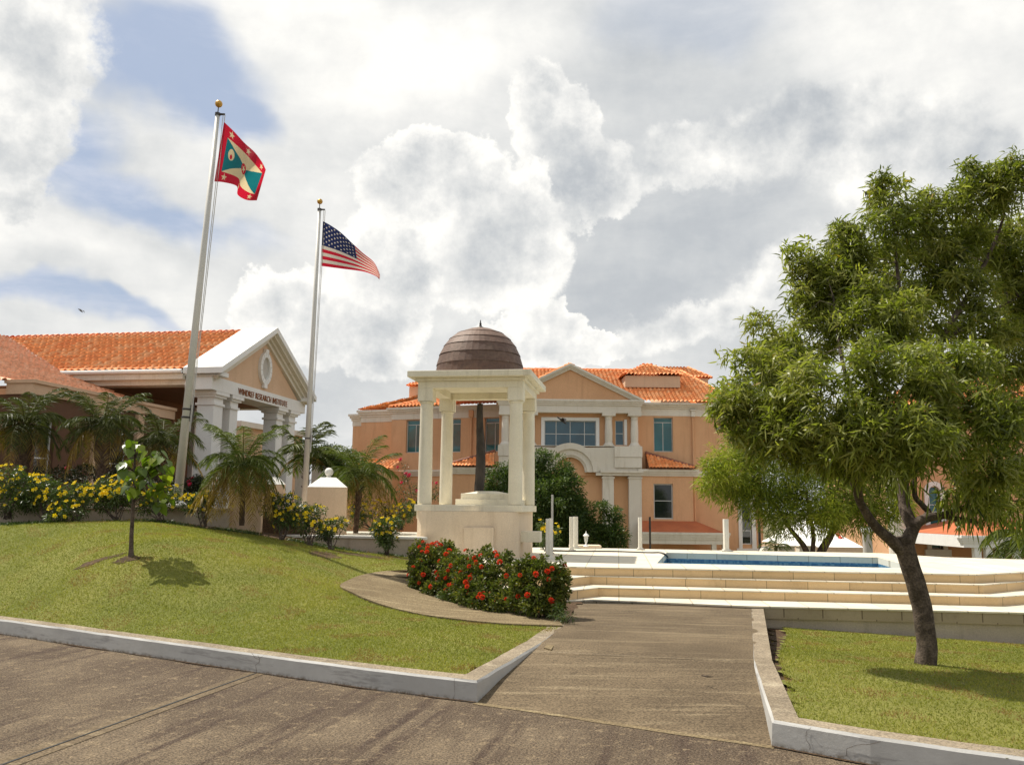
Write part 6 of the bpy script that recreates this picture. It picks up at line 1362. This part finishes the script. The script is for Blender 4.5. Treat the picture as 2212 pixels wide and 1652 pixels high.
def palm(label, px, pbase, pcrown, Y, R_, kind, nf, ndry, tr=.06, zbase=None, name='palm', tilt=0, lean=0):
    b_ = V3(PY(px, pbase, Y)); c_ = V3(PY(px+lean, pcrown, Y))
    if zbase is not None: b_[2] = zbase
    p = thing(name, label, 'palm', b_, 'small palms in the garden bed' if kind != 'coco' else None); L = c_-b_; n = 14; mb = MB(); rad = []
    pts = [b_+L*(i/n) for i in range(n+1)]
    for i in range(n+1): q = i/n; rad.append(tr*(.8+.25*(q > .45)*math.sin(math.pi*min(1, (q-.45)/.6))+.12*(i % 2)+.5*max(0, q-.6)))
    mb.tube(pts, rad, 9)
    for i in range(40):       # old leaf bases
        q = random.uniform(.4, 1); a = random.uniform(0, 6.28); o = b_+L*q; d_ = np.array((math.cos(a), math.sin(a), .9)); mb.tube([o+d_*tr*.6, o+d_*tr*1.9], [.014, .006], 4)
    mb.build('trunk', 'palmbark', p)
    fm = FM[kind]
    for i in range(nf+ndry):
        if i < nf: q = i/nf; me = fm[min(len(fm)-1, int(q*len(fm)))]; pit = random.uniform(-.15, .15)
        else: me = FM['dry'][0]; pit = random.uniform(-.1, .3)
        o = bpy.data.objects.new('frond', me); COL.objects.link(o); o.parent = p; o.location = Vector(c_-b_)+Vector((0, 0, random.uniform(-.05, .03)))
        s = R_*random.uniform(.85, 1.1); o.scale = (s, s, s); o.rotation_euler = (random.uniform(-.3, .3), pit, i*2.39996+random.uniform(-.2, .2))
        if i >= nf: o['label'] = 'dry yellow brown drooping frond'
    return p
palm('front palm with golden lower fronds right of the first flagpole', 522, 1135, 1005, 17.2, 1.0, 'green', 32, 30, .06, lean=4)
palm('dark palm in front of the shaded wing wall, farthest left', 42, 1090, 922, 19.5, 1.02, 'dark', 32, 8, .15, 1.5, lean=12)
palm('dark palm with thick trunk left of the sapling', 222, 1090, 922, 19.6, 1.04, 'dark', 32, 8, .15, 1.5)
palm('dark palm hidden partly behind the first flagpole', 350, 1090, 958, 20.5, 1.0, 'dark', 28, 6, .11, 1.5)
palm('palm with dark trunk between the capped pier and the domed pavilion', 768, 1150, 1030, 21.3, 1.08, 'green', 30, 12, .075, 1.1, lean=10)
palm('tall dark feathery palm right behind the second flagpole', 662, 1110, 985, 25.5, 1.05, 'areca', 16, 2, .08, 1.2)
palm('palm crown standing low at the right edge beside the white canopy', 2222, 1290, 1172, 26, 1.35, 'coco', 18, 0, .1, -1.5)
palm('small potted palm among the planters beyond the pool', 1676, 1195, 1180, 29.5, .62, 'green', 16, 0, .04, -.6)
# ---- flowering shrubs
def yflower(nm, mat, R_, pet=5, cup=.5):
    V = [(0, 0, -.5*R_)]; Fs = []
    for i in range(pet):
        a = 2*math.pi*i/pet
        for da, r_, z in ((-.5, .75, .1), (-.28, 1.05, -.02), (.28, 1.05, -.06), (.5, .75, .1)): V.append((R_*r_*math.cos(a+da), R_*r_*math.sin(a+da), z*R_*cup*2))
        b_ = 1+4*i; Fs += [(0, b_, b_+1, b_+2), (0, b_+2, b_+3, 0)[:3]]
    me = bpy.data.meshes.new(nm); me.from_pydata(V, [], Fs); me.materials.append(M[mat]); a_ = me.attributes.new('tone', 'FLOAT', 'FACE'); a_.data.foreach_set('value', np.linspace(.2, .9, len(Fs)).astype(np.float32)); return me
YF = yflower('flower', 'flowery', .042)
def ixora():
    n = 130; d = rdir(n); d[:, 2] = abs(d[:, 2])*.9-.15; P = d*np.array((.05, .05, .04)); me = leaf_mesh('flower_head', P*.7, d, .022, .018, 'flowerr', np.clip(rng.normal(size=n)*.25+.45, 0, 1), .05, 1); return me
IX = [ixora() for _ in range(3)]; BG = leaf_mesh('flower', rdir(30)*.03, rdir(30), .04, .035, 'flowerm', rng.random(30), .1, 1)
def shrub(name, label, base, lobes, nleaf, L, Wd, mat, fl=None, nf=0, stems=6, tone=.45, group=None, frontbias=.5, droop=.25, fscale=1., cat='shrub', cr=.1):
    t_ = thing(name, label, cat, base, group); ncl = max(10, nleaf//22); c = tree_crown(t_, lobes, ncl, cr, 22, L, Wd, mat, droop, 2, .35, 'foliage', tone)
    mb = MB(); b_ = V3(base)
    for i in range(stems):
        e = c[random.randrange(len(c))]; m_ = (b_+e)/2+np.array((random.uniform(-.05, .05),)*3); s0 = b_+np.array((random.uniform(-.06, .06), random.uniform(-.06, .06), -.05)); mb.tube([s0, m_, e], [.014, .009, .004], 5)
    mb.build('stems', 'bark', t_)
    if nf:
        P, d, _ = lobes_pts(lobes, nf*6, 1.); sc = d[:, 2]*.8-d[:, 1]*.9*frontbias+rng.normal(size=len(d))*.45; o_ = np.argsort(-sc)[:nf]; ms = fl if isinstance(fl, list) else [fl]
        for i in o_:
            f_ = bpy.data.objects.new('flower', random.choice(ms)); COL.objects.link(f_); f_.parent = t_; f_.location = Vector(P[i]+d[i]*.03-b_); dd = Vector(d[i]+np.array((0, -.5, .3))+rng.normal(size=3)*.3); f_.rotation_euler = dd.to_track_quat('Z', 'Y').to_euler(); s = random.uniform(.75, 1.25)*fscale; f_.scale = (s, s, s)
    return t_
# red ixora hedge
def zpath(x, y): return float(ZL(x, y))
for lab, lo, base, nl, nf in (
  ('left bushy mound of the red flowered hedge beside the curved path', [(935, 1235, 48, 55, 15.0), (905, 1172, 7, 16, 15.1), (962, 1176, 8, 13, 15.1), (893, 1190, 7, 14, 15.1), (915, 1200, 30, 35, 15.2), (960, 1200, 32, 32, 15.3), (905, 1245, 20, 30, 14.8), (950, 1275, 40, 25, 14.4), (975, 1240, 28, 50, 14.6)], PY(940, 1290, 14.9), 12000, 34),
  ('middle tall bush of the red flowered hedge', [(1020, 1230, 40, 40, 14.2), (1050, 1186, 8, 13, 14.1), (1098, 1202, 7, 14, 13.8), (1000, 1240, 30, 40, 14.3), (990, 1285, 28, 28, 14.0), (1055, 1225, 42, 36, 14.0), (1085, 1255, 32, 55, 13.7), (1035, 1285, 48, 38, 13.6), (1070, 1300, 40, 26, 13.3), (1005, 1270, 30, 45, 13.9)], PY(1050, 1322, 13.5), 13500, 30),
  ('right end bush of the red flowered hedge beside the stone steps', [(1165, 1255, 45, 45, 12.9), (1134, 1208, 6, 14, 13.), (1172, 1206, 6, 12, 13.), (1212, 1216, 6, 12, 12.9), (1118, 1275, 26, 38, 13.1), (1125, 1310, 26, 24, 13.0), (1215, 1270, 14, 30, 12.8), (1130, 1250, 22, 40, 13.0), (1200, 1255, 26, 40, 12.9), (1170, 1300, 42, 30, 12.7), (1150, 1225, 16, 20, 13.), (1210, 1240, 14, 18, 12.9), (1195, 1300, 22, 26, 12.7)], PY(1168, 1334, 12.7), 11500, 15)):
    shrub('flowering_bush', lab, base, [px_lobe(*q) for q in lo], nl, .055, .03, 'leafX', IX, nf, 14, .58, 'red flowered hedge bushes', 1., .1, .72, 'bush', .06)
shrub('ground_plant', 'low grassy tuft at the foot of the right hedge bush', PZ(1228, 1340, kz), [px_lobe(1225, 1332, 22, 9, 12.2), px_lobe(1205, 1322, 16, 14, 12.4)], 350, .09, .01, 'leafY', None, 0, 2, .3, None, 0, .4, 1, 'plant', .04)
shrub('ground_plant', 'tuft of blade like leaves at the left foot of the hedge', PZ(965, 1300, .3), [px_lobe(965, 1290, 14, 14, 14.0), px_lobe(985, 1302, 10, 10, 13.8)], 260, .12, .012, 'leafY', None, 0, 2, .5, None, 0, .4, 1, 'plant', .04)
yg = 'yellow flowered shrubs in the garden bed'
YS = [
 ('dense yellow flowered shrub at the far left edge', [(15, 1040, 50, 35, 17.0), (-30, 1050, 40, 40, 17), (50, 1060, 35, 35, 16.9), (20, 1085, 50, 30, 16.8)], (15, 1115, 16.7), 2600, 34),
 ('yellow flowered shrub between the far left one and the two window bay', [(95, 1060, 38, 25, 16.9), (80, 1040, 25, 15, 17), (120, 1085, 40, 25, 16.8), (70, 1080, 30, 22, 16.8)], (95, 1115, 16.7), 1700, 26),
 ('yellow flowered shrub with low sprays over the planter wall edge', [(165, 1065, 42, 22, 16.9), (200, 1070, 35, 25, 16.9), (150, 1100, 40, 18, 16.6), (120, 1112, 25, 12, 16.4)], (165, 1118, 16.6), 1700, 28),
 ('thick yellow flowered shrub just left of the sapling', [(240, 1050, 30, 22, 17.1), (255, 1070, 35, 30, 17.0), (225, 1080, 28, 25, 16.9), (275, 1060, 26, 28, 17.0)], (250, 1118, 16.8), 1700, 40),
 ('yellow flowered shrub between the sapling and the first flagpole', [(345, 1075, 32, 28, 17.3), (370, 1060, 20, 24, 17.3), (320, 1085, 25, 25, 17.2), (378, 1085, 14, 20, 17.2)], (345, 1118, 17.1), 1200, 24),
 ('small yellow flowered shrub right of the first flagpole base', [(430, 1085, 28, 18, 17.3), (450, 1078, 24, 16, 17.4), (410, 1082, 16, 14, 17.3), (440, 1105, 20, 12, 17.3)], (438, 1132, 17.1), 800, 20),
 ('leggy yellow flowered shrub left of the capped pier', [(600, 1095, 28, 22, 17.3), (590, 1080, 20, 16, 17.3), (625, 1090, 22, 22, 17.4), (612, 1118, 28, 20, 17.2)], (608, 1160, 17.1), 1300, 22),
 ('yellow flowered shrub covering the foot of the capped pier', [(655, 1115, 25, 22, 17.5), (675, 1110, 20, 20, 17.5), (690, 1105, 14, 12, 17.5), (665, 1135, 30, 20, 17.4)], (668, 1175, 17.3), 1000, 18),
 ('small yellow flowered shrub on a bare pale stem at the lawn edge', [(715, 1140, 30, 16, 17.4), (735, 1130, 18, 10, 17.4), (700, 1148, 18, 12, 17.4)], (716, 1192, 17.2), 700, 12),
 ('single yellow flowered shrub against the terrace wall', [(832, 1140, 26, 22, 18.0), (848, 1128, 16, 12, 18.), (820, 1150, 14, 12, 18.), (838, 1165, 18, 14, 17.9)], (836, 1196, 17.9), 1300, 12),
 ('yellow flowered shrub behind the terrace beside the dark palm trunk', [(800, 1100, 32, 25, 21.8), (830, 1105, 28, 22, 21.8), (775, 1110, 25, 22, 22)], (805, 1140, 21.8), 1100, 30),
 ('yellow flowered shrub behind the terrace next to the pavilion drum', [(865, 1110, 28, 22, 21.9), (880, 1095, 18, 16, 21.9), (850, 1125, 20, 14, 21.8)], (866, 1140, 21.8), 900, 22),
 ('yellow flowered shrub peeping out right of the pavilion drum', [(1178, 1160, 18, 22, 22.6), (1200, 1150, 10, 18, 22.6), (1172, 1135, 12, 12, 22.6)], (1182, 1190, 22.6), 600, 14)]
for lab, lo, bs, nl, nf in YS:
    nf = int(nf*1.7)
    shrub('yellow_shrub', lab, PY(*bs), [px_lobe(*q) for q in lo], int(nl*1.9), .07, .02, 'leafY', YF, nf, 9, .42, yg, .8, .3, .9, 'shrub', .09)
shrub('magenta_climber', 'sparse climbing shrub with magenta flowers left of the pavilion columns', PY(890, 1110, 24), [px_lobe(*q) for q in ((880, 1060, 24, 35, 24), (905, 1075, 24, 30, 24), (870, 1020, 10, 30, 24), (930, 1060, 16, 25, 24), (950, 1070, 20, 25, 24))], 1500, .06, .02, 'leafY', BG, 12, 14, .3, None, 1, .3, 1.0, 'shrub', .12)
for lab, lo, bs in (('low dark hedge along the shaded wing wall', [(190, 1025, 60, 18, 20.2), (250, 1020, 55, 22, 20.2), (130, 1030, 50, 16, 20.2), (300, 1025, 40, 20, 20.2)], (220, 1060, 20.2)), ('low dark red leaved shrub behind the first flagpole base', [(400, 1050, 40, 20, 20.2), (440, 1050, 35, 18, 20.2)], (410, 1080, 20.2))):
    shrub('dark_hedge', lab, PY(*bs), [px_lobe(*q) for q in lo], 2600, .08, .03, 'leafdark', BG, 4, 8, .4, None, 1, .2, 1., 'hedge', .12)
# weeds and litter in the bed
X = rng.uniform(-11, -1.6, 2600); t_ = np.interp(X, [p[0] for p in Lp2], [p[1] for p in Lp2]); Yq = t_+rng.uniform(-.1, .8, len(X)); nn = np.array([mnoise.noise((a*1.2, b*1.2, 3)) for a, b in zip(X, Yq)]); k_ = nn > -.05; X, Yq = X[k_], Yq[k_]
Pq = np.repeat(np.stack([X, Yq, ZL(X, Yq)-.04], -1), 7, 0)+rng.normal(size=(len(X)*7, 3))*np.array((.05, .05, 0)); Dq = rng.normal(size=Pq.shape)*.5; Dq[:, 2] = 1
link('undergrowth', leaf_mesh('undergrowth', Pq, Dq, rng.uniform(.05, .17, len(Pq)), .012, 'leafY', np.clip(rng.normal(size=len(Pq))*.2+.2, 0, 1), .4, 2), None, 'low green weeds growing in the garden bed', 'undergrowth', 'stuff')
def litter(n, reg, z, label, off=.012):
    X = rng.uniform(reg[0], reg[1], n); Yq = rng.uniform(reg[2], reg[3], n); P = np.stack([X, Yq, z(X, Yq)+off], -1); D = rng.normal(size=(n, 3)); D[:, 2] *= .15
    link('leaf_litter', leaf_mesh('leaf_litter', P, D, rng.uniform(.02, .06, n), .014, 'palmdry', rng.random(n)*.6, .05, 1), None, label, 'leaf litter', 'stuff')
litter(350, (3.4, 9, 8, 13.2), ZR, 'dry leaves scattered on the small right lawn', .02)
litter(700, (-9, -1.6, 16.6, 19), ZL, 'dry brown leaves lying in the garden bed'); 
SC.render.engine = 'CYCLES'
